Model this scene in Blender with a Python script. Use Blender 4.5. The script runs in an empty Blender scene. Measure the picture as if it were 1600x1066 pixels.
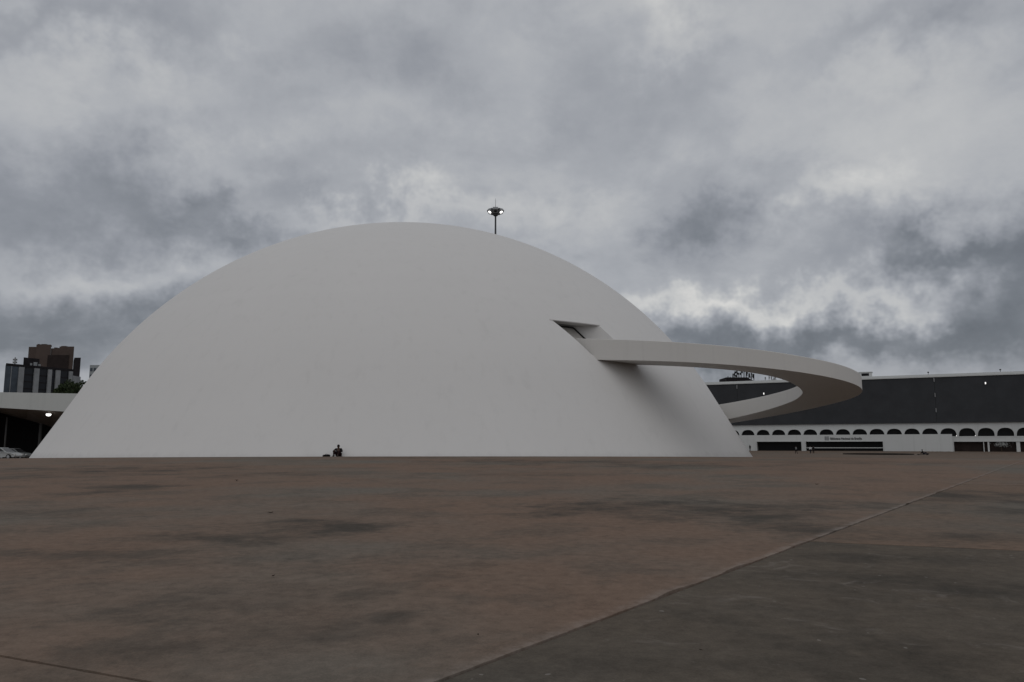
import bpy, bmesh, math, random
from mathutils import Vector, Matrix, noise as mnoise
random.seed(7)
scene = bpy.context.scene
C = scene.collection
R = math.radians

# ------------------------------------------------------------------ camera
CAMZ = 1.55
FPX = 1248.0                                   # focal length in photograph pixels (1600 wide)
PITCH = math.atan((697 - 533) / FPX)
cam_data = bpy.data.cameras.new('camera')
cam = bpy.data.objects.new('camera', cam_data)
C.objects.link(cam)
cam.location = (0, 0, CAMZ)
cam.rotation_euler = (math.pi / 2 + PITCH, 0, 0)
cam_data.sensor_width = 36
cam_data.lens = FPX / 1600 * 36
cam_data.clip_start = 0.1
cam_data.clip_end = 6000
scene.camera = cam

# ------------------------------------------------------------------ view
scene.view_settings.view_transform = 'Standard'
scene.view_settings.look = 'None'
scene.view_settings.gamma = 1
scene.view_settings.exposure = 0.0
scene.view_settings.use_curve_mapping = False
scene.cycles.max_bounces = 4
scene.cycles.diffuse_bounces = 3


def ray(px, py):
    x = (px - 800) / FPX
    y = (533 - py) / FPX
    d = Vector((x, math.cos(PITCH) - y * math.sin(PITCH), math.sin(PITCH) + y * math.cos(PITCH)))
    return d / d.y


def at(px, py, Y):
    """point at forward distance Y seen at photograph pixel px, py"""
    d = ray(px, py) * Y
    return Vector((d.x, d.y, d.z + CAMZ))


# ------------------------------------------------------------------ sky
SUN_EL, SUN_AZ = R(50), R(184)                # azimuth from +Y, clockwise
world = bpy.data.worlds.new('World')
scene.world = world
world.use_nodes = True
wt = world.node_tree
wt.nodes.clear()


class NB:
    """small helper to chain shader nodes"""
    def __init__(s, tree):
        s.t = tree

    def n(s, kind, **kw):
        nd = s.t.nodes.new(kind)
        for k, v in kw.items():
            setattr(nd, k, v)
        return nd

    def link(s, a, b):
        s.t.links.new(a, b)

    def put(s, sock, v):
        if hasattr(v, 'is_output') or isinstance(v, bpy.types.NodeSocket):
            s.t.links.new(v, sock)
        else:
            sock.default_value = v

    def m(s, op, a, b=0.0, c=0.0, clamp=False):
        nd = s.n('ShaderNodeMath', operation=op, use_clamp=clamp)
        s.put(nd.inputs[0], a)
        s.put(nd.inputs[1], b)
        s.put(nd.inputs[2], c)
        return nd.outputs[0]

    def vm(s, op, a, b=(0, 0, 0)):
        nd = s.n('ShaderNodeVectorMath', operation=op)
        s.put(nd.inputs[0], a)
        if op == 'SCALE':
            s.put(nd.inputs[3], b)
        else:
            s.put(nd.inputs[1], b)
        return nd.outputs[0]

    def noise(s, vec, scale, detail=4, rough=.5, dist=0.0, out=0):
        nd = s.n('ShaderNodeTexNoise')
        s.put(nd.inputs['Vector'], vec)
        nd.inputs['Scale'].default_value = scale
        nd.inputs['Detail'].default_value = detail
        nd.inputs['Roughness'].default_value = rough
        nd.inputs['Distortion'].default_value = dist
        return nd.outputs[out]

    def ramp(s, fac, stops, interp='LINEAR'):
        nd = s.n('ShaderNodeValToRGB')
        nd.color_ramp.interpolation = interp
        el = nd.color_ramp.elements
        while len(el) < len(stops):
            el.new(0.5)
        for e, (p, c) in zip(el, stops):
            e.position = p
            e.color = (*c, 1) if len(c) == 3 else c
        s.put(nd.inputs[0], fac)
        return nd.outputs[0]

    def mix(s, fac, a, b, mode='MIX'):
        nd = s.n('ShaderNodeMix', data_type='RGBA', blend_type=mode)
        s.put(nd.inputs[0], fac)
        for sock, v in ((nd.inputs[6], a), (nd.inputs[7], b)):
            if isinstance(v, tuple):
                sock.default_value = (*v, 1) if len(v) == 3 else v
            else:
                s.put(sock, v)
        return nd.outputs[2]

    def sstep(s, v, lo, hi, a=0.0, b=1.0):
        nd = s.n('ShaderNodeMapRange', interpolation_type='SMOOTHSTEP')
        s.put(nd.inputs[0], v)
        nd.inputs[1].default_value = lo
        nd.inputs[2].default_value = hi
        nd.inputs[3].default_value = a
        nd.inputs[4].default_value = b
        return nd.outputs[0]


w = NB(wt)
geo = w.n('ShaderNodeTexCoord').outputs['Generated']
dirn = w.vm('NORMALIZE', geo)
sep = w.n('ShaderNodeSeparateXYZ')
w.link(dirn, sep.inputs[0])
dx, dy, dz = sep.outputs
den = w.m('ADD', w.m('MAXIMUM', dz, 0.0), 0.42)
comb = w.n('ShaderNodeCombineXYZ')
w.put(comb.inputs[0], w.m('DIVIDE', dx, den))
w.put(comb.inputs[1], w.m('DIVIDE', dy, den))
cp = comb.outputs[0]
n_big = w.noise(cp, 1.3, 2, .5, .2)
n_mid = w.noise(w.vm('ADD', cp, (3.1, 7.7, 1.3)), 3.4, 6, .56, .2)
n_edge = w.sstep(n_mid, .44, .57)
n_fine = w.noise(w.vm('ADD', cp, (9.4, 2.2, 5.0)), 9.0, 5, .62, .1)
n_w1 = w.noise(w.vm('ADD', dirn, (4.0, 0, 0)), 6.0, 5, .64)
n_w2 = w.noise(w.vm('ADD', dirn, (0, 8.0, 0)), 7.0, 5, .64)
az = w.m('MULTIPLY', w.m('ARCTAN2', dx, dy), 57.2958)
el = w.m('MULTIPLY', w.m('ARCSINE', dz), 57.2958)
az = w.m('ADD', az, w.m('MULTIPLY', w.m('SUBTRACT', n_w1, .5), 19.0))
el = w.m('ADD', el, w.m('MULTIPLY', w.m('SUBTRACT', n_w2, .5), 14.0))
val = w.m('MULTIPLY_ADD', w.m('SUBTRACT', n_big, .5), 0.30, 0.585)
val = w.m('MULTIPLY_ADD', w.m('SUBTRACT', n_mid, .5), 0.26, val)
val = w.m('MULTIPLY_ADD', w.m('SUBTRACT', n_edge, .5), 0.07, val)
val = w.m('MULTIPLY_ADD', w.m('SUBTRACT', n_fine, .5), 0.17, val)
cae = w.n('ShaderNodeCombineXYZ')
w.put(cae.inputs[0], az)
w.put(cae.inputs[1], el)
azel = cae.outputs[0]
# cloud banks: photograph pixel, half sizes in pixels, brightness
for px, py, rx, ry, amt in (
        (1120, 325, 90, 42, -.30), (1310, 300, 140, 36, .26), (1150, 468, 190, 22, .32), (1440, 470, 85, 26, .28),
        (1565, 430, 90, 75, -.34), (1420, 385, 80, 22, -.24), (1250, 540, 330, 36, -.42), (1580, 575, 120, 40, -.10),
        (110, 300, 230, 50, -.17), (330, 335, 120, 40, -.18), (110, 405, 190, 30, .14), (180, 490, 260, 50, -.30),
        (60, 560, 160, 40, -.24), (290, 190, 190, 60, .14), (60, 20, 200, 30, -.18), (620, 60, 150, 60, -.12),
        (640, 322, 260, 26, .18), (1030, 50, 80, 36, .18), (1400, 190, 220, 60, .10), (1420, 60, 160, 34, -.14),
        (520, 250, 190, 40, -.12), (900, 150, 160, 50, -.08), (960, 420, 60, 40, -.08)):
    d = ray(px, py).normalized()
    a0 = math.degrees(math.atan2(d.x, d.y))
    e0 = math.degrees(math.asin(d.z))
    ra, re = rx / 21.0, ry / 20.0
    mad = w.n('ShaderNodeVectorMath', operation='MULTIPLY_ADD')
    w.link(azel, mad.inputs[0])
    mad.inputs[1].default_value = (1 / ra, 1 / re, 0)
    mad.inputs[2].default_value = (-a0 / ra, -e0 / re, 0)
    dot = w.n('ShaderNodeVectorMath', operation='DOT_PRODUCT')
    w.link(mad.outputs[0], dot.inputs[0])
    w.link(mad.outputs[0], dot.inputs[1])
    g = w.m('POWER', .36788, dot.outputs['Value'])
    val = w.m('MULTIPLY_ADD', g, amt, val)
K = 10.0
stops = [(.0, (.110, .122, .140)), (.22, (.178, .193, .217)), (.42, (.290, .305, .336)),
         (.60, (.398, .412, .438)), (.80, (.550, .555, .555)), (1.0, (.76, .745, .715))]
cloud = w.ramp(val, stops)
cloud = w.vm('SCALE', cloud, K)
sky = w.n('ShaderNodeTexSky', sky_type='NISHITA')
sky.sun_disc = False
sky.sun_elevation = SUN_EL
sky.sun_rotation = SUN_AZ
sky.dust_density = 3.0
col = w.mix(0.04, cloud, sky.outputs[0])
bg = w.n('ShaderNodeBackground')
w.link(col, bg.inputs['Color'])
bg.inputs['Strength'].default_value = 0.1
wo = w.n('ShaderNodeOutputWorld')
w.link(bg.outputs[0], wo.inputs['Surface'])
world.cycles.sampling_method = 'MANUAL'
world.cycles.sample_map_resolution = 256

# ------------------------------------------------------------------ sun (overcast: weak, very soft)
sd = bpy.data.lights.new('sun', 'SUN')
sd.energy = 0.5
sd.angle = R(85)
sd.color = (1.0, .97, .93)
sun = bpy.data.objects.new('sun', sd)
C.objects.link(sun)
sv = Vector((math.sin(SUN_AZ) * math.cos(SUN_EL), math.cos(SUN_AZ) * math.cos(SUN_EL), math.sin(SUN_EL)))
sun.rotation_euler = sv.to_track_quat('Z', 'Y').to_euler()
sun.location = sv * 200

# ------------------------------------------------------------------ object helpers
ORIGIN = {}


def tag(o, label=None, cat=None, group=None, kind=None):
    for k, v in (('label', label), ('category', cat), ('group', group), ('kind', kind)):
        if v:
            o[k] = v
    return o


def thing(name, label, cat, loc=(0, 0, 0), rz=0.0, group=None):
    o = bpy.data.objects.new(name, None)
    o.empty_display_size = 0.3
    C.objects.link(o)
    o.location = loc
    o.rotation_euler = (0, 0, rz)
    ORIGIN[o.name] = Vector(loc)
    tag(o, label, cat, group)
    return o


def mesh(name, V, F, mat, parent=None, smooth=False, local=False, sharp=None):
    """one mesh object; V in world metres unless local"""
    off = Vector((0, 0, 0))
    if parent is not None:
        if not local:
            off = ORIGIN.get(parent.name, Vector((0, 0, 0)))
    me = bpy.data.meshes.new(name)
    me.from_pydata([tuple(Vector(v) - off) for v in V], [], F)
    me.validate()
    fix_normals(me)
    mats = mat if isinstance(mat, (list, tuple)) else [mat]
    for mm in mats:
        me.materials.append(mm)
    if smooth:
        me.shade_smooth()
        if sharp:
            me.set_sharp_from_angle(angle=R(sharp))
    o = bpy.data.objects.new(name, me)
    C.objects.link(o)
    if parent is not None:
        o.parent = parent
    ORIGIN[o.name] = off
    return o


def fix_normals(me):
    bm = bmesh.new()
    bm.from_mesh(me)
    bmesh.ops.recalc_face_normals(bm, faces=bm.faces)
    bm.to_mesh(me)
    bm.free()


def wrap(name, me, mat, parent=None, off=Vector((0, 0, 0)), smooth=True, sharp=None):
    me.name = name
    me.materials.clear()
    me.materials.append(mat)
    if smooth:
        me.shade_smooth()
        if sharp:
            me.set_sharp_from_angle(angle=R(sharp))
    o = bpy.data.objects.new(name, me)
    C.objects.link(o)
    if parent is not None:
        o.parent = parent
    ORIGIN[o.name] = off
    return o


class MB:
    """collects simple solids into one mesh"""
    def __init__(s):
        s.V, s.F = [], []

    def add(s, V, F):
        b = len(s.V)
        s.V += [Vector(v) for v in V]
        s.F += [tuple(i + b for i in f) for f in F]
        return s

    def box(s, x0, x1, y0, y1, z0, z1, M=None):
        V = [Vector(p) for p in ((x0, y0, z0), (x1, y0, z0), (x1, y1, z0), (x0, y1, z0),
                                 (x0, y0, z1), (x1, y0, z1), (x1, y1, z1), (x0, y1, z1))]
        if M is not None:
            V = [M(v) if callable(M) else M @ v for v in V]
        return s.add(V, [(0, 3, 2, 1), (4, 5, 6, 7), (0, 1, 5, 4), (1, 2, 6, 5), (2, 3, 7, 6), (3, 0, 4, 7)])

    def tube(s, pts, rad, n=8):
        pts = [Vector(p) for p in pts]
        if not isinstance(rad, (list, tuple)):
            rad = [rad] * len(pts)
        V, F = [], []
        for i, p in enumerate(pts):
            t = (pts[min(i + 1, len(pts) - 1)] - pts[max(i - 1, 0)]).normalized()
            a = t.cross(Vector((0, 0, 1)))
            if a.length < 1e-3:
                a = t.cross(Vector((1, 0, 0)))
            a.normalize()
            b = t.cross(a)
            for k in range(n):
                an = 2 * math.pi * k / n
                V.append(p + (a * math.cos(an) + b * math.sin(an)) * rad[i])
        for i in range(len(pts) - 1):
            for k in range(n):
                F.append((i * n + k, i * n + (k + 1) % n, (i + 1) * n + (k + 1) % n, (i + 1) * n + k))
        F.append(tuple(range(n))[::-1])
        F.append(tuple(range((len(pts) - 1) * n, len(pts) * n)))
        return s.add(V, F)

    def lathe(s, prof, n=16, M=None):
        """prof: (r, z) list"""
        V, F = [], []
        for r, z in prof:
            for k in range(n):
                an = 2 * math.pi * k / n
                v = Vector((r * math.cos(an), r * math.sin(an), z))
                V.append(M @ v if M is not None else v)
        for i in range(len(prof) - 1):
            for k in range(n):
                F.append((i * n + k, i * n + (k + 1) % n, (i + 1) * n + (k + 1) % n, (i + 1) * n + k))
        F.append(tuple(range(n))[::-1])
        F.append(tuple(range((len(prof) - 1) * n, len(prof) * n)))
        return s.add(V, F)

    def ball(s, c, rx, ry, rz, n=12, m=8):
        V, F = [], []
        c = Vector(c)
        for i in range(1, m):
            ph = math.pi * i / m
            for k in range(n):
                an = 2 * math.pi * k / n
                V.append(c + Vector((rx * math.sin(ph) * math.cos(an), ry * math.sin(ph) * math.sin(an), rz * math.cos(ph))))
        V += [c + Vector((0, 0, rz)), c - Vector((0, 0, rz))]
        for i in range(m - 2):
            for k in range(n):
                F.append((i * n + k, (i + 1) * n + k, (i + 1) * n + (k + 1) % n, i * n + (k + 1) % n))
        a, b = len(V) - 2, len(V) - 1
        for k in range(n):
            F.append((a, k, (k + 1) % n))
            F.append((b, (m - 2) * n + (k + 1) % n, (m - 2) * n + k))
        return s.add(V, F)

    def prism(s, poly, z0, z1, M=None):
        n = len(poly)
        V = [Vector((p[0], p[1], z0)) for p in poly] + [Vector((p[0], p[1], z1)) for p in poly]
        if M is not None:
            V = [M(v) if callable(M) else M @ v for v in V]
        F = [tuple(range(n))[::-1], tuple(range(n, 2 * n))]
        F += [(i, (i + 1) % n, n + (i + 1) % n, n + i) for i in range(n)]
        return s.add(V, F)

    def build(s, name, mat, parent=None, smooth=False, local=False, sharp=None):
        return mesh(name, s.V, s.F, mat, parent, smooth, local, sharp)


# ------------------------------------------------------------------ materials
MATS = {}


def new_mat(name):
    m = bpy.data.materials.new(name)
    m.use_nodes = True
    nt = m.node_tree
    p = nt.nodes['Principled BSDF']
    MATS[name] = m
    return m, NB(nt), p


def plain(name, colr, rough=.7, spec=.3, var=.12, scale=3.0, metal=0.0, bump=0.0):
    m, nb, p = new_mat(name)
    tc = nb.n('ShaderNodeTexCoord').outputs['Object']
    nz = nb.noise(tc, scale, 6, .6)
    lo = tuple(c * (1 - var) for c in colr)
    hi = tuple(min(c * (1 + var), 1) for c in colr)
    nb.link(nb.ramp(nz, [(.3, lo), (.7, hi)]), p.inputs['Base Color'])
    p.inputs['Roughness'].default_value = rough
    p.inputs['Specular IOR Level'].default_value = spec
    p.inputs['Metallic'].default_value = metal
    if bump:
        b = nb.n('ShaderNodeBump')
        b.inputs['Strength'].default_value = bump
        b.inputs['Distance'].default_value = .02
        nb.link(nb.noise(tc, scale * 8, 5, .6), b.inputs['Height'])
        nb.link(b.outputs[0], p.inputs['Normal'])
    return m


def emit(name, colr, strength):
    m, nb, p = new_mat(name)
    p.inputs['Base Color'].default_value = (*colr, 1)
    p.inputs['Emission Color'].default_value = (*colr, 1)
    p.inputs['Emission Strength'].default_value = strength
    return m


def white_paint(name, colr, streak=.05, spots=.04, seam=0.0):
    """matt white masonry paint with faint rain streaks and mottling"""
    m, nb, p = new_mat(name)
    pos = nb.n('ShaderNodeNewGeometry').outputs['Position']
    mott = nb.noise(pos, .16, 6, .6)
    fine = nb.noise(pos, 1.4, 6, .6)
    mp = nb.n('ShaderNodeMapping')
    nb.link(pos, mp.inputs[0])
    mp.inputs['Scale'].default_value = (1.2, 1.2, .05)
    st = nb.noise(mp.outputs[0], 1.0, 5, .6)
    v = nb.m('MULTIPLY_ADD', nb.m('SUBTRACT', mott, .5), spots * 2, 1.0)
    v = nb.m('MULTIPLY_ADD', nb.m('SUBTRACT', fine, .5), spots, v)
    v = nb.m('SUBTRACT', v, nb.m('MULTIPLY', nb.sstep(st, .52, .75), streak))
    if seam:
        sp_ = nb.n('ShaderNodeSeparateXYZ')
        nb.link(pos, sp_.inputs[0])
        zb = nb.n('ShaderNodeTexNoise', noise_dimensions='1D')
        nb.put(zb.inputs['W'], nb.m('MULTIPLY_ADD', mott, .6, sp_.outputs[2]))
        zb.inputs['Scale'].default_value = .9
        zb.inputs['Detail'].default_value = 4
        v = nb.m('MULTIPLY_ADD', nb.m('SUBTRACT', zb.outputs[0], .5), seam, v)
        # splash dirt low on the wall
        low = nb.sstep(nb.m('ADD', sp_.outputs[2], nb.m('MULTIPLY', fine, .8)), 1.55, .95, 0, .10)
        v = nb.m('SUBTRACT', v, low)
    c = nb.vm('SCALE', nb.n('ShaderNodeRGB').outputs[0], v)
    for nd in nb.t.nodes:
        if nd.bl_idname == 'ShaderNodeRGB':
            nd.outputs[0].default_value = (*colr, 1)
    nb.link(c, p.inputs['Base Color'])
    p.inputs['Roughness'].default_value = .85
    p.inputs['Specular IOR Level'].default_value = .15
    return m


M_DOME = white_paint('dome_white_paint', (.605, .594, .582), .04, .022, .016)
M_RAMP = white_paint('ramp_white_paint', (.575, .562, .54), .05, .035)
M_LIBW = white_paint('library_white_paint', (.52, .53, .525), .08, .05)
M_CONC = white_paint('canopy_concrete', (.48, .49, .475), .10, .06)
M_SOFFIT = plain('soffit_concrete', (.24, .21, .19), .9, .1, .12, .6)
M_LIBD = plain('dark_grey_cladding', (.040, .042, .046), .75, .15, .14, .25)
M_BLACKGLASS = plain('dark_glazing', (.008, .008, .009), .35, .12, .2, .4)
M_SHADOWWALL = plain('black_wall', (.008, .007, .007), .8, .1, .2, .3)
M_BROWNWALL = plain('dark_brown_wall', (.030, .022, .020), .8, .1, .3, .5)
M_DOORWALL = plain('door_panel_brown_grey', (.42, .40, .375), .5, .3, .1, 1.0)
M_FRAME = plain('black_metal', (.012, .012, .013), .5, .3, .1, 4.0)
M_GREYMETAL = plain('grey_metal', (.20, .205, .21), .5, .4, .15, 4.0)
M_MASTGREY = plain('mast_grey', (.045, .047, .05), .6, .3, .1, 4.0)
M_PALEMETAL = plain('pale_metal', (.42, .43, .44), .5, .4, .1, 4.0)
M_LAMP = emit('lit_lamp', (1.0, .98, .95), 2.0)
M_LAMPS = emit('small_lit_lamp', (1.0, .98, .95), .9)
M_LETTER = plain('dark_letters', (.03, .03, .032), .6, .2, .1, 4.0)
M_BRICK = plain('brown_concrete', (.078, .060, .053), .9, .1, .18, .12)
M_BRICKSHADE = plain('recess_shade_brown', (.026, .020, .019), .8, .1, .2, .3)  # tower brown with the shade of a recess put into the colour
M_TGLASS = plain('tower_dark_glass', (.010, .012, .017), .3, .25, .3, .2)
M_TBLUE = plain('tower_blue_grey_panel', (.055, .068, .085), .5, .2, .25, .35)
M_TWHITE = plain('tower_pale_pillar', (.25, .26, .27), .8, .1, .15, .3)
M_DARKROOF = plain('dark_roof_plant', (.020, .018, .020), .8, .1, .2, .3)
M_GREYB = plain('grey_building', (.27, .29, .30), .8, .1, .12, .2)
M_BARK = plain('bark', (.06, .045, .035), .95, .1, .3, 3.0)
M_CARW = plain('shaded_white_paint', (.36, .37, .37), .3, .5, .03, 2.0)  # white car paint darkened to carry the shade under the canopy
M_CARS = plain('grey_car_paint', (.12, .125, .125), .3, .5, .03, 2.0)
M_TYRE = plain('tyre_rubber', (.02, .02, .02), .85, .2, .2, 6.0)
M_RIM = plain('wheel_rim', (.35, .36, .37), .35, .5, .1, 6.0, .6)
M_CARGLASS = plain('car_glass', (.012, .014, .016), .15, .5, .05, 2.0)
M_CARLAMP = plain('car_lamp', (.6, .6, .58), .2, .5, .05, 6.0)
M_REDLAMP = plain('car_red_lamp', (.25, .02, .02), .3, .5, .05, 6.0)
M_SKIN = plain('skin', (.11, .068, .05), .6, .3, .08, 8.0)
M_HAIR = plain('dark_hair', (.012, .010, .009), .7, .2, .2, 20.0)
M_CLBLACK = plain('black_cloth', (.014, .013, .014), .95, .05, .2, 12.0)
M_CLMAROON = plain('very_dark_maroon_cloth', (.024, .013, .013), .95, .05, .2, 12.0)
M_CLGREY = plain('grey_cloth', (.17, .18, .18), .95, .05, .15, 12.0)
M_CLWHITE = plain('white_cloth', (.62, .62, .62), .95, .05, .08, 12.0)
M_CLNAVY = plain('navy_cloth', (.020, .022, .03), .95, .05, .15, 12.0)
M_POOL = plain('dark_stone', (.018, .016, .015), .85, .1, .2, 1.5)
M_LEAFDRY = plain('dry_leaf', (.035, .022, .016), .9, .1, .3, 20.0)


def water_mat():
    m, nb, p = new_mat('pool_water')
    p.inputs['Base Color'].default_value = (.01, .012, .012, 1)
    p.inputs['Roughness'].default_value = .12
    b = nb.n('ShaderNodeBump')
    b.inputs['Strength'].default_value = .3
    pos = nb.n('ShaderNodeNewGeometry').outputs['Position']
    nb.link(nb.noise(pos, 2.5, 3), b.inputs['Height'])
    nb.link(b.outputs[0], p.inputs['Normal'])
    return m


M_WATER = water_mat()


def leaf_mat():
    m, nb, p = new_mat('tree_leaf')
    oi = nb.n('ShaderNodeNewGeometry')
    c = nb.ramp(oi.outputs['Random Per Island'], [(0, (.012, .020, .008)), (.6, (.022, .034, .012)), (1, (.040, .052, .020))])
    nb.link(c, p.inputs['Base Color'])
    p.inputs['Roughness'].default_value = .7
    p.inputs['Specular IOR Level'].default_value = .15
    return m


M_LEAF = leaf_mat()

# ------------------------------------------------------------------ terrain height
def lerp_tab(x, tab):
    if x <= tab[0][0]:
        return tab[0][1]
    for (a, u), (b, v) in zip(tab, tab[1:]):
        if x <= b:
            t = (x - a) / (b - a)
            return u + (v - u) * t
    return tab[-1][1]


PROFILE = [(-200, -.5), (0, 0), (50, .727), (54, .775), (56, .785), (58, .75), (105, -.2), (190, -.2), (228, .14), (4000, .14)]


def ground_z(x, y):
    z = lerp_tab(y, PROFILE)
    k = math.exp(-((y - 55) / 14.0) ** 2)
    z += k * (.05 - .00012 * (x + 2) ** 2 if abs(x + 2) < 45 else -.193)
    return z


def gp(px, py):
    """ground point (front plaza) seen at a photograph pixel"""
    d = ray(px, py)
    t = CAMZ / (.01455 - d.z)
    return Vector((d.x * t, t, ground_z(d.x * t, t)))


# ------------------------------------------------------------------ plaza paving material
def line_dist(nb, pos, P, Q):
    """signed distance node to the plan line P-Q (positive on its left)"""
    d = (Q - P)
    n = Vector((-d.y, d.x, 0)).normalized()
    dot = nb.n('ShaderNodeVectorMath', operation='DOT_PRODUCT')
    nb.link(pos, dot.inputs[0])
    dot.inputs[1].default_value = n
    return nb.m('SUBTRACT', dot.outputs['Value'], n.x * P.x + n.y * P.y)


A0, A1 = Vector((-.48, 5.26, 0)), Vector((13.93, 25.2, 0))
# worn stains in the concrete: photograph pixel, half width, half height, depth of stain
STAINS = [(905, 793, 85, 9, .62), (1080, 797, 210, 16, .6), (1210, 812, 130, 16, .52), (490, 822, 130, 11, .56), (390, 842, 140, 11, .46), (540, 828, 70, 10, .5),
          (60, 745, 120, 6, .35), (120, 800, 150, 8, .22), (820, 742, 150, 4, .22), (250, 1010, 160, 20, .22), (700, 900, 60, 9, .25), (1320, 785, 70, 8, .4),
          (160, 735, 180, 6, .45), (190, 763, 75, 7, .45), (420, 741, 120, 4, .30), (740, 885, 48, 6, .35), (380, 935, 160, 30, .28),
          (440, 975, 130, 22, .28), (560, 930, 60, 10, .30), (620, 962, 70, 9, .36), (300, 968, 90, 8, .28),
          (1500, 776, 120, 11, .45), (1070, 845, 46, 6, .32), (1450, 905, 150, 18, .32), (110, 872, 140, 18, .28), (1560, 842, 60, 9, .40),
          (1360, 868, 110, 8, .22), (1480, 1010, 120, 26, .32), (1200, 1000, 90, 14, .20), (1000, 1030, 120, 14, .18),
          (620, 716, 130, 3, .30), (860, 722, 200, 4, .34), (1060, 729, 170, 4, .36), (1330, 722, 160, 4, .22), (1570, 742, 60, 3, .30), (1580, 800, 60, 5, .35)]


def plaza_mat(name, base, tintvar, edge_line=None, specks=False, where=None):
    m, nb, p = new_mat(name)
    pos = nb.n('ShaderNodeNewGeometry').outputs['Position']
    big = nb.noise(pos, .10, 4, .6)
    mid = nb.noise(pos, .6, 5, .66, .3)
    fine = nb.noise(pos, 6.0, 4, .75)
    grit = nb.noise(pos, 60.0, 4, .7)
    warm = tuple(base)
    grey = tuple(sum(base) / 3 * k for k in (1.10, .985, .83))
    colr = nb.mix(nb.sstep(big, .30, .58), grey, warm)
    colr = nb.mix(nb.m('MULTIPLY', nb.sstep(mid, .48, .62), tintvar), colr, tuple(c * .60 for c in grey))
    # stains
    wv = nb.noise(pos, .5, 5, .7, out=1)
    wsub = nb.vm('SCALE', nb.vm('SUBTRACT', wv, (.5, .5, .5)), 1.0)
    tot = None
    for px, py, hx, hy, amt in STAINS:
        c = gp(px, py)
        if where is None or not where(px, py):
            continue
        ax = abs(gp(px + hx, py).x - c.x)
        ay = max((gp(px, py - hy).y - gp(px, py + hy).y) * .5, .25)
        dv = nb.vm('SUBTRACT', pos, (c.x, c.y, 0))
        dv = nb.vm('MULTIPLY', dv, (1 / ax, 1 / ay, 0))
        dv = nb.vm('ADD', dv, nb.vm('SCALE', wsub, 4.2))
        dv = nb.vm('MULTIPLY', dv, (1, 1, 0))
        ln = nb.n('ShaderNodeVectorMath', operation='LENGTH')
        nb.link(dv, ln.inputs[0])
        g = nb.sstep(ln.outputs['Value'], 1.45, .15, 0.0, min(amt * 1.15, .68))
        tot = g if tot is None else nb.m('MAXIMUM', tot, g)
    if tot is not None:
        tot = nb.m('MULTIPLY', tot, nb.sstep(mid, .33, .60, .5, 1.5))
        colr = nb.mix(nb.m('MINIMUM', tot, .85), colr, tuple(c * .40 for c in grey))
    pit = nb.noise(pos, 2.6, 6, .74)
    colr = nb.mix(nb.sstep(pit, .56, .68, 0, .24), colr, tuple(c * .45 for c in grey))
    colr = nb.mix(nb.sstep(pit, .44, .33, 0, .15), colr, tuple(min(c * 1.5, .4) for c in base))
    fv = nb.m('MULTIPLY_ADD', nb.m('SUBTRACT', fine, .5), 1.0, 1.0)
    fv = nb.m('MULTIPLY_ADD', nb.m('SUBTRACT', grit, .5), .8, fv)
    colr = nb.vm('SCALE', colr, fv)
    if edge_line:
        # broken, paler arris along the slab's edge
        dist = nb.m('ABSOLUTE', line_dist(nb, pos, *edge_line))
        en = nb.noise(pos, 1.1, 5, .65)
        band = nb.sstep(nb.m('DIVIDE', dist, nb.m('MULTIPLY_ADD', en, .34, .01)), 1.0, .1)
        band = nb.m('MULTIPLY', band, nb.sstep(nb.noise(pos, 3.0, 5, .7), .35, .65, .1, .62))
        colr = nb.mix(band, colr, (.25, .215, .19))
    if specks:
        vor = nb.n('ShaderNodeTexVoronoi')
        nb.link(nb.vm('ADD', pos, nb.vm('SCALE', wsub, .4)), vor.inputs['Vector'])
        vor.inputs['Scale'].default_value = 4.5
        vor.inputs['Randomness'].default_value = 1.0
        sz = nb.m('MULTIPLY', nb.sstep(nb.noise(pos, 1.2, 4, .6), .45, .75), .20)
        sp = nb.m('LESS_THAN', vor.outputs['Distance'], sz)
        colr = nb.mix(nb.m('MULTIPLY', sp, .4), colr, (.30, .28, .26))
        sc = nb.noise(pos, 1.6, 5, .68, 1.2)
        colr = nb.mix(nb.sstep(sc, .57, .72, 0, .45), colr, (.20, .175, .155))
    # crazing cracks
    nb.link(colr, p.inputs['Base Color'])
    p.inputs['Roughness'].default_value = .92
    p.inputs['Specular IOR Level'].default_value = .08
    b = nb.n('ShaderNodeBump')
    b.inputs['Strength'].default_value = .5
    b.inputs['Distance'].default_value = .012
    nb.link(nb.m('MULTIPLY_ADD', grit, .5, fine), b.inputs['Height'])
    nb.link(b.outputs[0], p.inputs['Normal'])
    return m


def left_of_joint(px, py):
    return px < 1250 + (845 - py) * 2.62


def near_right(px, py):
    return not left_of_joint(px, py) and py > 852


def mid_right(px, py):
    return not left_of_joint(px, py) and py <= 852


BROWN = (.172, .119, .089)
M_SLAB = plaza_mat('red_brown_concrete', BROWN, .38, (A0, A1), False, left_of_joint)
M_SLABR = plaza_mat('grey_brown_concrete', (.102, .084, .066), .45, None, True, near_right)
M_SLABR2 = plaza_mat('mid_brown_concrete', (.154, .109, .081), .40, None, False, mid_right)
M_SLABC = plaza_mat('paler_brown_concrete', (.164, .115, .086), .30)
M_JOINT = plain('joint_dirt', (.045, .036, .030), .95, .05, .3, 8.0)

# ------------------------------------------------------------------ ground
def grid_lines(lo, hi, fn):
    v = [lo]
    while v[-1] < hi:
        v.append(v[-1] + fn(v[-1]))
    return v


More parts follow.
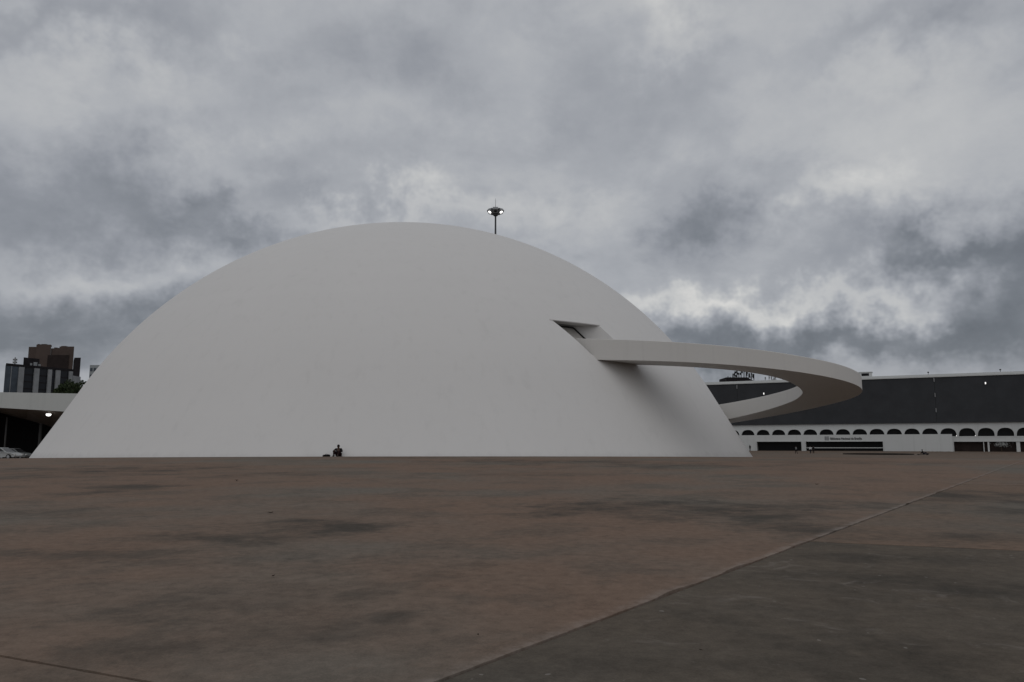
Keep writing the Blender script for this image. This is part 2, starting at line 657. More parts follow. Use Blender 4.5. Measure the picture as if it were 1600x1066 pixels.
gx = [-4000, -2000, -1000, -500, -250] + grid_lines(-150, 150, lambda a: 4.0) + [200, 260, 400, 700, 1200, 2200, 4000]
gy = [-400, -200, -100, -50, -20] + grid_lines(-8, 62, lambda a: 1.0) + grid_lines(66, 240, lambda a: 6.0) + [300, 400, 600, 1000, 1800, 4000]
V, F = [], []
for y in gy:
    for x in gx:
        V.append((x, y, ground_z(x, y) - .035 * (1 if y < 53 else max(0, 1 - (y - 53) / 1.5))))
nx = len(gx)
for j in range(len(gy) - 1):
    for i in range(nx - 1):
        F.append((j * nx + i, j * nx + i + 1, (j + 1) * nx + i + 1, (j + 1) * nx + i))
M_GROUND = plaza_mat('plaza_ground', (.148, .107, .081), .40)
ground = mesh('ground', V, F, M_GROUND)
tag(ground, 'broad flat plaza of stained red brown concrete', None, None, 'structure')


def slab(planes, mat, proud, ragged=None, bounds=(-70, 75, -6, 54)):
    """one cast paving slab: planes are plan lines (P, Q); the slab lies on the left of each"""
    bm = bmesh.new()
    x0, x1, y0, y1 = bounds
    sx = 1.6
    ix = int((x1 - x0) / sx)
    iy = int((y1 - y0) / sx)
    vs = [[bm.verts.new((x0 + (x1 - x0) * i / ix, y0 + (y1 - y0) * j / iy, 0)) for i in range(ix + 1)] for j in range(iy + 1)]
    for j in range(iy):
        for i in range(ix):
            bm.faces.new((vs[j][i], vs[j][i + 1], vs[j + 1][i + 1], vs[j + 1][i]))
    gap = .009
    for P, Q in planes:
        d = Q - P
        n = Vector((-d.y, d.x, 0)).normalized()
        bmesh.ops.bisect_plane(bm, geom=bm.verts[:] + bm.edges[:] + bm.faces[:], plane_co=P + n * gap, plane_no=-n, clear_outer=True)
    for P, Q in (ragged or []):
        d = Q - P
        n = Vector((-d.y, d.x, 0)).normalized()
        on = lambda v: abs((v.co - P).dot(n) - gap) < 1e-3
        es = [e for e in bm.edges if e.is_boundary and on(e.verts[0]) and on(e.verts[1]) and e.verts[0].co.y < 40]
        r = bmesh.ops.subdivide_edges(bm, edges=es, cuts=14)
        for v in bm.verts:
            if abs((v.co - P).dot(n) - gap) < 1e-3 and v.co.y < 40:
                q = v.co * 2.2
                a = mnoise.noise(q) * .010 + mnoise.noise(v.co * 9.0) * .014
                chip = max(0, mnoise.noise(v.co * .9 + Vector((5, 5, 0))) - .33) * .14
                v.co += n * (abs(a) * .8 + chip)
    for v in bm.verts:
        v.co.z = ground_z(v.co.x, v.co.y) + proud
    be = [e for e in bm.edges if e.is_boundary]
    r = bmesh.ops.extrude_edge_only(bm, edges=be)
    for g in r['geom']:
        if isinstance(g, bmesh.types.BMVert):
            g.co.z -= .09
    bmesh.ops.recalc_face_normals(bm, faces=bm.faces)
    me = bpy.data.meshes.new('paving_slab')
    bm.to_mesh(me)
    bm.free()
    me.materials.append(mat)
    o = bpy.data.objects.new('paving_slab', me)
    C.objects.link(o)
    o.parent = ground
    return o


B0, B1 = Vector((4.22, 11.98, 0)), Vector((6.88, 11.01, 0))
C0, C1 = Vector((-3.6, 5.86, 0)), Vector((-2.35, 5.29, 0))
D0, D1 = Vector((-4.57, 15.7, 0)), Vector((0, 23.7, 0))
E0, E1 = Vector((13.93, 25.2, 0)), Vector((16.6, 24.2, 0))
# left field, right field near, right field middle, right field far, near corner
tag(slab([(A0, A1), (C1, C0)][:1] + [(C0, C1)], M_SLAB, .003, [(A0, A1), (C0, C1)]), 'large red brown slab between the diagonal joint and the dome')
tag(slab([(A0, A1), (C1, C0)], M_SLABC, -.001, [(C1, C0)]), 'paler brown corner slab at the bottom left')
tag(slab([(A1, A0), (B1, B0)], M_SLABR, -.007), 'dark grey brown slab right of the diagonal joint')
tag(slab([(A1, A0), (B0, B1), (E1, E0)], M_SLABR2, -.006), 'brown slab beyond the cross joint on the right')
tag(slab([(A1, A0), (E0, E1)], M_SLABC, -.002), 'far slab on the right')

# ------------------------------------------------------------------ the domed museum
DC = Vector((97 * math.sin(-.12478), 97 * math.cos(-.12478), 0))
RS, ZC, CF, Z0 = 40.505, -14.604 + CAMZ, .01937, 5.601 + CAMZ


def r_dome(z):
    return math.sqrt(max(RS ** 2 - (z - ZC) ** 2, 0)) + CF * max(Z0 - z, 0) ** 2


TOP = ZC + RS
museum = thing('domed_museum', 'huge plain white dome museum with a looping ramp on its right side', 'museum', (DC.x, DC.y, 0))


def dome_mesh(name, shift=Vector((0, 0, 0)), n=288, base=-.9):
    V, F = [], []
    zs = [base + (Z0 - base) * i / 26 for i in range(26)]
    a0 = math.asin((Z0 - ZC) / RS)
    rings = [(r_dome(z), z) for z in zs]
    for i in range(64):
        a = a0 + (math.pi / 2 - a0) * i / 64
        rings.append((RS * math.cos(a), ZC + RS * math.sin(a)))
    for r, z in rings:
        for k in range(n):
            an = 2 * math.pi * k / n
            V.append(Vector((r * math.cos(an), r * math.sin(an), z)) + shift)
    V.append(Vector((0, 0, TOP)) + shift)
    for i in range(len(rings) - 1):
        for k in range(n):
            F.append((i * n + k, i * n + (k + 1) % n, (i + 1) * n + (k + 1) % n, (i + 1) * n + k))
    t = (len(rings) - 1) * n
    for k in range(n):
        F.append((t + k, t + (k + 1) % n, len(V) - 1))
    F.append(tuple(range(n))[::-1])
    me = bpy.data.meshes.new(name)
    me.from_pydata(V, [], F)
    return me


def boolean(me_a, me_b):
    """me_a minus me_b as a new mesh (both in the same space)"""
    a = bpy.data.objects.new('tmp_a', me_a)
    b = bpy.data.objects.new('tmp_b', me_b)
    C.objects.link(a)
    C.objects.link(b)
    md = a.modifiers.new('b', 'BOOLEAN')
    md.operation = 'DIFFERENCE'
    md.solver = 'EXACT'
    md.object = b
    dg = bpy.context.evaluated_depsgraph_get()
    dg.update()
    out = bpy.data.meshes.new_from_object(a.evaluated_get(dg))
    bpy.data.objects.remove(a)
    bpy.data.objects.remove(b)
    return out


# doorway: a horizontal box cut along axis ax, its back wall parallel to the dome's skin
ax = Vector((.985, -.17, 0)).normalized()
bx_ = Vector((-ax.y, ax.x, 0))
JL, JR = Vector((4.45, 68.72, 0)), Vector((8.5, 71.8, 0))
lo, hi = JL.dot(bx_), JR.dot(bx_)
ZT, ZB = 10.88 + CAMZ, 7.75 + CAMZ


def fr(a, b, z):
    return ax * a + bx_ * b + Vector((0, 0, z))


a_in, a_out = JL.dot(ax) - 9.0, JL.dot(ax) + 12
cut = MB()
cut.add([fr(a, b, z) - DC for a in (a_in, a_out) for b in (lo, hi) for z in (ZB, ZT)],
        [(0, 1, 3, 2), (4, 6, 7, 5), (0, 4, 5, 1), (2, 3, 7, 6), (0, 2, 6, 4), (1, 5, 7, 3)])
cm = bpy.data.meshes.new('cut')
cm.from_pydata(cut.V, [], cut.F)
fix_normals(cm)
T_IN = 2.45
inner = dome_mesh('inner', -ax * T_IN)
cm2 = boolean(cm, inner)
shell_me = boolean(dome_mesh('dome_shell'), cm2)
shell = wrap('dome_shell', shell_me, M_DOME, museum, DC, True, 25)


def dome_hit(b, z, shift):
    """point on the skin (moved inwards by shift along the axis) at cross offset b, height z"""
    o = bx_ * b
    dx_, dy_ = o.x - DC.x, o.y - DC.y
    r = r_dome(z)
    B = ax.x * dx_ + ax.y * dy_
    cc = dx_ * dx_ + dy_ * dy_ - r * r
    s = -B + math.sqrt(B * B - cc)
    return fr(s - shift, b, z)


# door leaf lying against the recess' back wall, with its black frame
V, F = [], []
nb_, nz_ = 5, 6
for j in range(nz_ + 1):
    for i in range(nb_ + 1):
        b = lo + .25 + (hi - lo - .5) * i / nb_
        z = ZB + .02 + (ZT - ZB - .3) * j / nz_
        V.append(dome_hit(b, z, T_IN - .05))
for j in range(nz_):
    for i in range(nb_):
        F.append((j * (nb_ + 1) + i, j * (nb_ + 1) + i + 1, (j + 1) * (nb_ + 1) + i + 1, (j + 1) * (nb_ + 1) + i))
door = mesh('door', V, F, M_DOORWALL, museum)
fb = MB()
for b in (lo + .16, hi - .16):
    fb.tube([dome_hit(b, ZB + .02 + (ZT - ZB - .25) * k / 6, T_IN - .08) for k in range(7)], .085, 6)
fb.tube([dome_hit(lo + .16 + (hi - lo - .32) * k / 6, ZT - .2, T_IN - .08) for k in range(7)], .085, 6)
fb.build('door_frame', M_FRAME, door)
lt = MB()
lt.tube([dome_hit(lo - .12 + (hi - lo + .24) * k / 10, ZT + .03, .02) for k in range(11)], .075, 6)
lt.build('lit_edge_tube', M_DOME, museum)  # pale tube added to stand for light on the opening's top edge

# looping ramp: cubic B-spline of its outer lower edge
BX = [-3.0, 5.78, 13.68, 20.57, 26.2, 30.14, 31.89, 32.11, 31.21, 29.13, 26.13, 22.38, 17.92]
BY = [73.63, 68.89, 65.3, 63.4, 64.17, 67.77, 73.41, 79.77, 85.78, 91.02, 95.46, 99.15, 102.05]
BZ = [7.92, 7.46, 6.93, 6.21, 5.47, 4.88, 4.5, 4.19, 3.76, 3.26, 2.7, 2.11, 1.52]
NS = 160


def itp(t, xs, ys):
    for a, b, u, v in zip(xs, xs[1:], ys, ys[1:]):
        if t <= b:
            k = (t - a) / (b - a)
            return u + (v - u) * k
    return ys[-1]


out, wid, hei = [], [], []
for i in range(NS + 1):
    u = 10 * i / NS
    j = min(int(u), 9)
    s = u - j
    bs = ((1 - s) ** 3 / 6, (3 * s ** 3 - 6 * s * s + 4) / 6, (-3 * s ** 3 + 3 * s * s + 3 * s + 1) / 6, s ** 3 / 6)
    out.append(Vector((sum(k * BX[j + q] for q, k in enumerate(bs)), sum(k * BY[j + q] for q, k in enumerate(bs)),
                       sum(k * BZ[j + q] for q, k in enumerate(bs)) + CAMZ)))
    t = i / NS
    wid.append(itp(t, [0, .5, 1], [4.28, 5.02, 3.4]))
    hei.append(itp(t, [0, .25, .5, 1], [1.85, 1.303, 1.117, 2.126]))
for _ in range(10):                                   # ease the kinks of the interpolated height and width
    hei = [hei[0]] + [(hei[i - 1] + 2 * hei[i] + hei[i + 1]) / 4 for i in range(1, NS)] + [hei[-1]]
    wid = [wid[0]] + [(wid[i - 1] + 2 * wid[i] + wid[i + 1]) / 4 for i in range(1, NS)] + [wid[-1]]


def sweep(sec):
    """sec(i) -> list of (offset across from outer edge, height above lower edge)"""
    V, F = [], []
    m_ = len(sec(0))
    for i in range(NS + 1):
        t = out[min(i + 1, NS)] - out[max(i - 1, 0)]
        t.z = 0
        t.normalize()
        n = Vector((-t.y, t.x, 0))
        for a, h in sec(i):
            V.append(out[i] + n * a + Vector((0, 0, h)))
    for i in range(NS):
        for k in range(m_):
            F.append((i * m_ + k, i * m_ + (k + 1) % m_, (i + 1) * m_ + (k + 1) % m_, (i + 1) * m_ + k))
    F.append(tuple(range(m_))[::-1])
    F.append(tuple(range(NS * m_, (NS + 1) * m_)))
    return V, F


V, F = sweep(lambda i: [(.24, 0.004), (wid[i] - .24, 0.004), (wid[i] - .24, .3), (.24, .3)])
ramp = mesh('ramp', V, F, M_RAMP, museum, True, False, 30)
V, F = sweep(lambda i: [(0, 0), (.238, 0), (.238, hei[i] - .03), (.21, hei[i]), (.03, hei[i]), (0, hei[i] - .03)])
mesh('outer_parapet', V, F, M_RAMP, ramp, True, False, 30)
V, F = sweep(lambda i: [(wid[i] - .238, 0), (wid[i], 0), (wid[i], hei[i] - .03), (wid[i] - .03, hei[i]), (wid[i] - .21, hei[i]), (wid[i] - .238, hei[i] - .03)])
mesh('inner_parapet', V, F, M_RAMP, ramp, True, False, 30)

# ------------------------------------------------------------------ the library on the right
LP = Vector((60.7, 251.0, 0))
LS = Vector((.893, -.451, 0)).normalized()
LN = Vector((-LS.y, LS.x, 0)) * -1                    # towards the camera
LG = .12                                              # its ground height


def lib(s, n, z):
    return LP + LS * s + LN * n + Vector((0, 0, z))


def lbox(mb, s0, s1, n0, n1, z0, z1):
    return mb.box(s0, s1, n0, n1, z0, z1, lambda v: lib(v.x, v.y, v.z))


def zc(v):
    return v + CAMZ


ZTOP, ZD1, ZD0, ZSILL, ZLINT = zc(19.55), zc(18.9), zc(6.33), zc(3.02), zc(1.3)
S0, S1 = -28.0, 122.0
P0 = lib(40, 0, LG)
library = thing('library_building', 'long library with dark grey upper wall above a white arcade of arches', 'library', P0)
m_ = MB()
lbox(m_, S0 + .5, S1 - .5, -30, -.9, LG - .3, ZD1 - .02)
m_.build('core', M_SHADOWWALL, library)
cuts = [S0, 10.1, 63.8, S1]
for a, b in zip(cuts, cuts[1:]):
    m_ = MB()
    lbox(m_, a + .025, b - .025, -.88, 1.1, ZD0, ZD1)
    m_.build('cladding_panel', M_LIBD, library)
m_ = MB()
lbox(m_, S0 - .3, S1 + .3, -30, 1.35, ZD1 + .01, ZD1 + .32)
lbox(m_, S0 - .1, S1 + .1, -29, .6, ZD1 + .322, ZTOP + .25)
m_.build('roof_slab', M_LIBW, library)
# arcade wall with arch holes
PER, SC0 = 4.472, 12.75
AW, AH, ASILL = 1.98, 2.22, zc(2.62)
k0, k1 = math.ceil((S0 + 2.5 - SC0) / PER), math.floor((S1 - 2.5 - SC0) / PER)
V, F = [], []


def q2(a, b, c, d):
    i = len(V)
    V.extend([a, b, c, d])
    F.append((i, i + 1, i + 2, i + 3))


ARCH = []
for i in range(17):
    an = math.pi * i / 16
    cx, sy = math.cos(an), math.sin(an)
    ARCH.append((-AW * math.copysign(abs(cx) ** .84, cx), AH * abs(sy) ** .74))
NF, NBK = .55, -.35
for k in range(k0, k1 + 1):
    c = SC0 + k * PER
    l, r = c - PER / 2, c + PER / 2
    for (a, za), (b, zb) in zip(ARCH, ARCH[1:]):
        q2(lib(c + a, NF, ASILL + za), lib(c + b, NF, ASILL + zb), lib(c + b, NF, ZD0 + .06), lib(c + a, NF, ZD0 + .06))
        q2(lib(c + a, NF, ASILL + za), lib(c + b, NF, ASILL + zb), lib(c + b, NBK, ASILL + zb), lib(c + a, NBK, ASILL + za))
    for a, b in ((l, c - AW), (c + AW, r)):
        q2(lib(a, NF, ASILL), lib(b, NF, ASILL), lib(b, NF, ZD0 + .06), lib(a, NF, ZD0 + .06))
q2(lib(S0, NF, ZD0 + .06), lib(S1, NF, ZD0 + .06), lib(S1, -.86, ZD0 + .06), lib(S0, -.86, ZD0 + .06))
arc = mesh('arcade_wall', V, F, M_LIBW, library)
# thin raised archivolts and dark glazing in each arch
for k in range(k0, k1 + 1):
    c = SC0 + k * PER
    m_ = MB()
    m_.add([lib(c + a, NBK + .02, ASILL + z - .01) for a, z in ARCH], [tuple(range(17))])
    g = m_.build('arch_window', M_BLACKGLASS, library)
    V, F = [], []
    for a, z in ARCH:
        sx = 1 + .10 * 1
        for (e, n_) in ((1.0, NF + .002), (1.0, NF + .12), (1.075, NF + .12), (1.075, NF + .002)):
            V.append(lib(c + a * e, n_, ASILL + z * (1 + (e - 1) * 1.6)))
    for i in range(16):
        for j in range(4):
            F.append((i * 4 + j, i * 4 + (j + 1) % 4, (i + 1) * 4 + (j + 1) % 4, (i + 1) * 4 + j))
    mesh('archivolt', V, F, M_LIBW, g)
# sill band and lower storey
m_ = MB()
SB = 67.2                                             # right end of the projecting entrance block
lbox(m_, S0, S1, -.8, .62, ASILL - .30, ASILL - .002)
lbox(m_, SB, S1, -.8, .56, ZLINT + .02, ASILL - .302)
lbox(m_, SB, S1, -.8, .66, ZLINT - .15, ZLINT + .018)
m_.build('sill_band', M_LIBW, library)
# entrance block in front, with two wide openings
NB0, NB1 = .67, 2.6
m_ = MB()
ZBK = zc(3.2)
lbox(m_, S0, SB, NB0, NB1, ZLINT, ZBK)
for a, b in ((S0, 15.6), (28.3, 29.5), (50.0, SB)):
    lbox(m_, a, b, NB0, NB1, LG - .4, ZLINT - .002)
m_.build('entrance_block', M_LIBW, library)
for a, b in ((15.6, 28.3), (29.5, 50.0)):
    m_ = MB()
    lbox(m_, a, b, .2, .8, LG - .3, ZLINT)
    g = m_.build('entrance_glazing', M_BLACKGLASS, library)
    m_ = MB()
    lbox(m_, a - .22, a, NB1 - .1, NB1 + .14, LG - .4, ZLINT + .25)
    lbox(m_, a, b, NB1 - .1, NB1 + .14, ZLINT - .05, ZLINT + .25)
    lbox(m_, b, b + .22, NB1 - .1, NB1 + .14, LG - .4, ZLINT + .25)
    m_.build('surround', M_LIBW, g)
m_ = MB()
lbox(m_, 29.52, 49.98, 2.2, 2.35, zc(-.62), zc(-.42))
m_.build('transom_rail', M_LIBW, library)
m_ = MB()
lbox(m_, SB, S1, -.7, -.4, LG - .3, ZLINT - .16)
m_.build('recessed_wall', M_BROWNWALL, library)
m_ = MB()
lbox(m_, SB + .002, SB + .35, .67, 1.0, LG - .4, ZLINT + .4)
m_.build('pillar', M_LIBW, library)
for s_, wd in ((74.6, .18), (75.7, .40), (82.5, .85), (91, .85), (100, .85), (109, .85)):
    m_ = MB()
    lbox(m_, s_ - wd / 2, s_ + wd / 2, -.3, .5, LG - .4, ZLINT - .16)
    m_.build('pillar', M_LIBW, library)
# lit lamps low in some arches, wall lights on the dark cladding
for s_ in (68.4, 72.9):
    m_ = MB()
    p_ = lib(s_, -.1, ASILL + .16)
    m_.ball(p_, .16, .16, .16, 8, 6)
    m_.build('arch_lamp', M_LAMPS, library, True)
for s_ in (77.3, 81.8):
    m_ = MB()
    p_ = lib(s_, -.1, ASILL + .14)
    m_.ball(p_, .11, .11, .11, 8, 6)
    m_.build('arch_lamp', M_PALEMETAL, library, True)
for px, py, nm in ((1543, 600, 1), (1196, 616.3, 1)):
    k = (px - 800) / FPX
    s_ = (251 * .9967 * k - 60.7) / (.893 + .451 * .9967 * k)
    dep = 251 - .451 * s_
    z_ = CAMZ + (697 - py) / FPX * dep
    m_ = MB()
    lbox(m_, s_ - .16, s_ + .16, 1.102, 1.5, z_ - .4, z_ + .3)
    h_ = m_.build('wall_floodlight', M_PALEMETAL, library)
    m_ = MB()
    lbox(m_, s_ - .13, s_ + .13, 1.502, 1.54, z_ - .25, z_ + .25)
    m_.build('lens', M_LAMPS, h_)
for s_, zs_ in ((10.1, (18.0, 8.0)), (63.8, (18.2, 14.0, 9.8))):
    for z_ in zs_:
        m_ = MB()
        lbox(m_, s_ - .12, s_ + .12, 1.0, 1.35, zc(z_) - .55, zc(z_) + .55)
        m_.build('joint_bracket', M_GREYMETAL, library)
for s_ in (6.5, 62.5, 79.8):
    m_ = MB()
    p_ = lib(s_, .2, ZTOP + .25)
    m_.tube([p_, p_ + Vector((0, 0, .5))], .06, 6)
    m_.ball(p_ + Vector((0, 0, .62)), .26, .26, .2, 8, 6)
    m_.build('roof_beacon', M_FRAME, library, True)
# roof hut with a dark window
m_ = MB()
lbox(m_, 43.6, 47.9, -6, -3, ZTOP + .252, ZTOP + 1.75)
lbox(m_, 43.4, 48.1, -6.2, -2.8, ZTOP + 1.752, ZTOP + 1.95)
h_ = m_.build('roof_hut', M_LIBW, library)
m_ = MB()
lbox(m_, 45.2, 47.2, -3.02, -2.97, ZTOP + .75, ZTOP + 1.5)
m_.build('window', M_BLACKGLASS, h_)


def text_mesh(body, size, ext):
    cu = bpy.data.curves.new('t', 'FONT')
    cu.body = body
    cu.size = size
    cu.extrude = ext
    cu.offset = .018
    cu.resolution_u = 3
    o = bpy.data.objects.new('t', cu)
    C.objects.link(o)
    dg = bpy.context.evaluated_depsgraph_get()
    dg.update()
    me = bpy.data.meshes.new_from_object(o.evaluated_get(dg))
    bpy.data.objects.remove(o)
    return me


tm = text_mesh('Biblioteca Nacional de Brasília', 1.0, .04)
xs = [v.co.x for v in tm.vertices]
x0, x1 = min(xs), max(xs)
kx = 8.35 / (x1 - x0)
for v in tm.vertices:
    p_ = lib(36.3 + (v.co.x - x0) * kx, NB1 + .05 + v.co.z, zc(1.80) + v.co.y * .90)
    v.co = p_ - P0
wrap('lettering', tm, M_LETTER, library, P0, False)
# square emblem beside the letters: three stacked bars in a thin frame
m_ = MB()
for j in range(4):
    for i in range(2):
        lbox(m_, 34.75 + i * .62, 35.3 + i * .62, NB1 + .002, NB1 + .06, zc(1.62) + j * .30, zc(1.62) + j * .30 + .22)
m_.build('emblem', M_GREYMETAL, library)

# shrub-like light grey notice frames seen under the right-hand band
pt = thing('potted_shrub', 'pale grey leafy shrub under the white band right of the library entrance', 'shrub', lib(78.6, -.1, LG))
m_ = MB()
p_ = lib(78.6, .9, LG)
m_.tube([p_, p_ + Vector((0, 0, 1.2))], [.09, .05], 6)
m_.build('stem', M_BARK, pt)
rng = random.Random(3)
V, F = [], []
for k in range(420):
    c_ = lib(78.6 + rng.gauss(0, .8), .9 + rng.uniform(-.25, .25), LG + 1.85 + rng.gauss(0, .26))
    u = Vector((rng.gauss(0, 1), rng.gauss(0, 1), rng.gauss(0, 1))).normalized()
    v_ = u.orthogonal().normalized()
    i = len(V)
    V += [c_ - u * .12, c_ - v_ * .05, c_ + u * .12, c_ + v_ * .05]
    F.append((i, i + 1, i + 2, i + 3))
mesh('foliage', V, F, plain('pale_leaf', (.42, .43, .42), .8, .1, .2, 2.0), pt)

# ------------------------------------------------------------------ buildings beyond the library
def far_block(name, label, cat, px0, px1, ytop, Y, depth, mat):
    a, b = at(px0, ytop, Y), at(px1, ytop, Y)
    g = ground_z(a.x, Y)
    t = thing(name, label, cat, ((a.x + b.x) / 2, Y, g))
    m = MB()
    m.box(a.x, b.x, Y, Y + depth, g - 1, (a.z + b.z) / 2)
    m.build('wall', mat, t)
    return t, a, b


YA = 430.0
t, a, b = far_block('antenna_building', 'dark rooftop crowded with antennas seen through the ramp loop', 'building', 1135, 1168, 591, YA, 14, M_GREYB)
m_ = MB()
px_m = YA / FPX
m_.box(a.x - .2, b.x + .2, YA - .3, YA + 14.2, a.z - 2.2, a.z + .4)
for i in range(18):
    x_ = a.x + (b.x - a.x) * (i + .5) / 18
    m_.box(x_ - .12, x_ + .12, YA - .42, YA - .31, a.z - 2.1, a.z + .3)
m_.build('parapet', M_DARKROOF, t)
m_ = MB()
m_.add([Vector((b.x + .21, YA, a.z - 2.2)), Vector((b.x + 4.8, YA, a.z - 2.2)), Vector((b.x + .21, YA, a.z + .2)),
        Vector((b.x + .21, YA + 8, a.z - 2.2)), Vector((b.x + 4.8, YA + 8, a.z - 2.2)), Vector((b.x + .21, YA + 8, a.z + .2))],
       [(0, 1, 2), (3, 5, 4), (0, 3, 4, 1), (1, 4, 5, 2), (2, 5, 3, 0)])
m_.build('sloped_roof', M_DARKROOF, t)
rng = random.Random(11)
for px, py0, dish in ((1137.5, 588, 0), (1141, 589, 0), (1145, 584, 1), (1148, 580.5, 1), (1151.5, 579, 1), (1154.5, 583, 0), (1158, 580, 1),
                      (1162.5, 580, 0), (1166, 581, 1), (1170, 583.5, 1), (1174, 583, 1), (1178, 584.5, 1)):
    p0 = at(px, 592.5 if px < 1167 else 594.5, YA + 3)
    p1 = at(px, py0, YA + 3)
    m_ = MB()
    m_.tube([p0, p1], .22, 6)
    if dish:
        for q in range(rng.randint(2, 3)):
            z_ = p1.z - .4 - q * rng.uniform(.9, 1.5)
            dxx = rng.uniform(-.7, .7)
            m_.box(p1.x + dxx - .3, p1.x + dxx + .3, YA + 2.4, YA + 2.7, z_ - .8, z_ + .4)
            m_.tube([Vector((p1.x, YA + 3, z_ - .2)), Vector((p1.x + dxx, YA + 2.6, z_ - .2))], .1, 5)
    m_.build('antenna_mast', M_FRAME, t)
YB = 470.0
t, a, b = far_block('equipment_roof', 'grey roof with thin pale masts right of the dark antenna cluster', 'building', 1192, 1220, 597, YB, 12, M_GREYB)
m_ = MB()
p_ = at(1208, 596, YB)
m_.box(p_.x, p_.x + 2.3, YB + 1, YB + 3, a.z - .2, a.z + 1.6)
m_.build('equipment_box', M_GREYMETAL, t)
for px, py0 in ((1195.5, 589), (1201.5, 588), (1205, 588.5), (1209, 590), (1211, 588)):
    p1 = at(px, py0, YB + 2)
    m_ = MB()
    m_.tube([Vector((p1.x, YB + 2, a.z - .3)), p1], .18, 6)
    m_.box(p1.x - .35, p1.x + .35, YB + 1.6, YB + 1.75, p1.z - 1.4, p1.z - .1)
    m_.build('mast', M_GREYMETAL, t)

# ------------------------------------------------------------------ light mast behind the dome
YM = 152.0
pm = at(774.3, 331, YM)
mast = thing('light_mast', 'tall steel floodlight mast with lit lamps rising behind the dome', 'light mast', (pm.x, YM, ground_z(pm.x, YM)))
m_ = MB()
gz = ground_z(pm.x, YM)
m_.tube([(pm.x, YM, gz), (pm.x, YM, gz + 15), (pm.x, YM, pm.z - .6)], [.42, .30, .16], 12)
m_.build('pole', M_MASTGREY, mast, True)
m_ = MB()
m_.tube([(pm.x, YM, pm.z + .6), (pm.x, YM, at(774.3, 310.5, YM).z)], [.06, .03], 6)
m_.build('lightning_rod', M_GREYMETAL, mast)
m_ = MB()
T = Matrix.Translation((pm.x, YM, pm.z))
m_.lathe([(.2, -.95), (.45, -.8), (.52, -.2), (.60, -.15), (.60, .05), (.5, .1), (.48, .5), (.3, .78), (.1, .85)], 16, T)
m_.build('lamp_carriage', M_MASTGREY, mast, True, False, 30)
m_ = MB()
for k in range(20):
    a0_ = 2 * math.pi * k / 20
    a1_ = 2 * math.pi * (k + 1) / 20
    m_.tube([(pm.x + 1.15 * math.cos(a0_), YM + 1.15 * math.sin(a0_), pm.z + .35), (pm.x + 1.15 * math.cos(a1_), YM + 1.15 * math.sin(a1_), pm.z + .35)], .06, 5)
for k in range(4):
    a0_ = math.pi / 4 + math.pi / 2 * k
    m_.tube([(pm.x, YM, pm.z + .35), (pm.x + 1.15 * math.cos(a0_), YM + 1.15 * math.sin(a0_), pm.z + .35)], .05, 5)
m_.build('ring', M_FRAME, mast)
for an, lit, sc in ((196, 1, 1.0), (344, 1, 1.0), (270, 0, 1.05), (58, 0, 1.0), (122, 0, 1.0)):
    a_ = R(an)
    d = Vector((math.cos(a_), math.sin(a_), 0))
    rt = Matrix.Translation(Vector((pm.x, YM, pm.z + .02)) + d * 1.02) @ Matrix.Rotation(a_, 4, 'Z')
    if lit:                                            # swing the lit heads towards the plaza
        rt = rt @ Matrix.Rotation(R(32 if an < 270 else -32), 4, 'Z')
    rt = rt @ Matrix.Rotation(R(48), 4, 'Y') @ Matrix.Scale(sc, 4)
    # local x = aim (tilted down), box housing with a lens on its front
    hb = MB().box(-.40, .30, -.50, .50, -.46, .46, rt)
    hb.box(-.56, -.402, -.3, .3, -.28, .28, rt)
    ho = hb.build('floodlight', M_GREYMETAL, mast)
    lens = MB()
    lens.lathe([(.0001, .365), (.20, .35), (.30, .312)][::-1], 14, rt @ Matrix.Rotation(R(90), 4, 'Y'))
    lens.build('lens', M_LAMP if lit else M_CARGLASS, ho)

# ------------------------------------------------------------------ canopy pavilion on the left
YC_ = 112.0
pav = thing('canopy_pavilion', 'low pavilion with a thick pale concrete canopy left of the dome', 'pavilion', (at(0, 640, YC_).x, YC_ + 10, ground_z(-70, YC_)))
# front edge and the line where the underside meets the dark wall behind: photograph column, top, lower edge, back edge
CAN = [(-260, 610.0, 630.0, 633.0), (-80, 611.8, 635.0, 636.5), (0, 613.0, 637.3, 645.0), (40, 613.7, 639.7, 655.5), (80, 614.4, 642.0, 667.0),
       (103, 614.8, 643.4, 672.5), (180, 616.0, 647.5, 690.0)]
YW = YC_ + 14
g0 = ground_z(-70, YC_) - 1
VF, VS, VW, VR = [], [], [], []
for px, yt, yb, yk in CAN:
    t_, b_, k_ = at(px, yt, YC_), at(px, yb, YC_), at(px, yk, YW)
    VF += [t_, b_, t_ + Vector((0, .7, 0)), b_ + Vector((0, .7, .02))]
    VS += [b_ + Vector((0, .702, .03)), k_, b_ + Vector((0, .702, .4)), k_ + Vector((0, 0, .4))]
    VW += [k_ + Vector((0, .01, .35)), Vector((k_.x, k_.y + .01, g0)), k_ + Vector((0, .4, .35)), Vector((k_.x, k_.y + .4, g0))]
    VR += [t_ + Vector((0, .702, -.02)), Vector((k_.x, YW + 8, t_.z - .02)), t_ + Vector((0, .702, -.5)), Vector((k_.x, YW + 8, t_.z - .5))]


def strip(V):
    F = []
    n = len(V) // 4
    for i in range(n - 1):
        a, b = i * 4, i * 4 + 4
        F += [(a, a + 1, b + 1, b), (a + 2, b + 2, b + 3, a + 3), (a, b, b + 2, a + 2), (a + 1, a + 3, b + 3, b + 1)]
    F += [(0, 2, 3, 1), (n * 4 - 4, n * 4 - 3, n * 4 - 1, n * 4 - 2)]
    return F


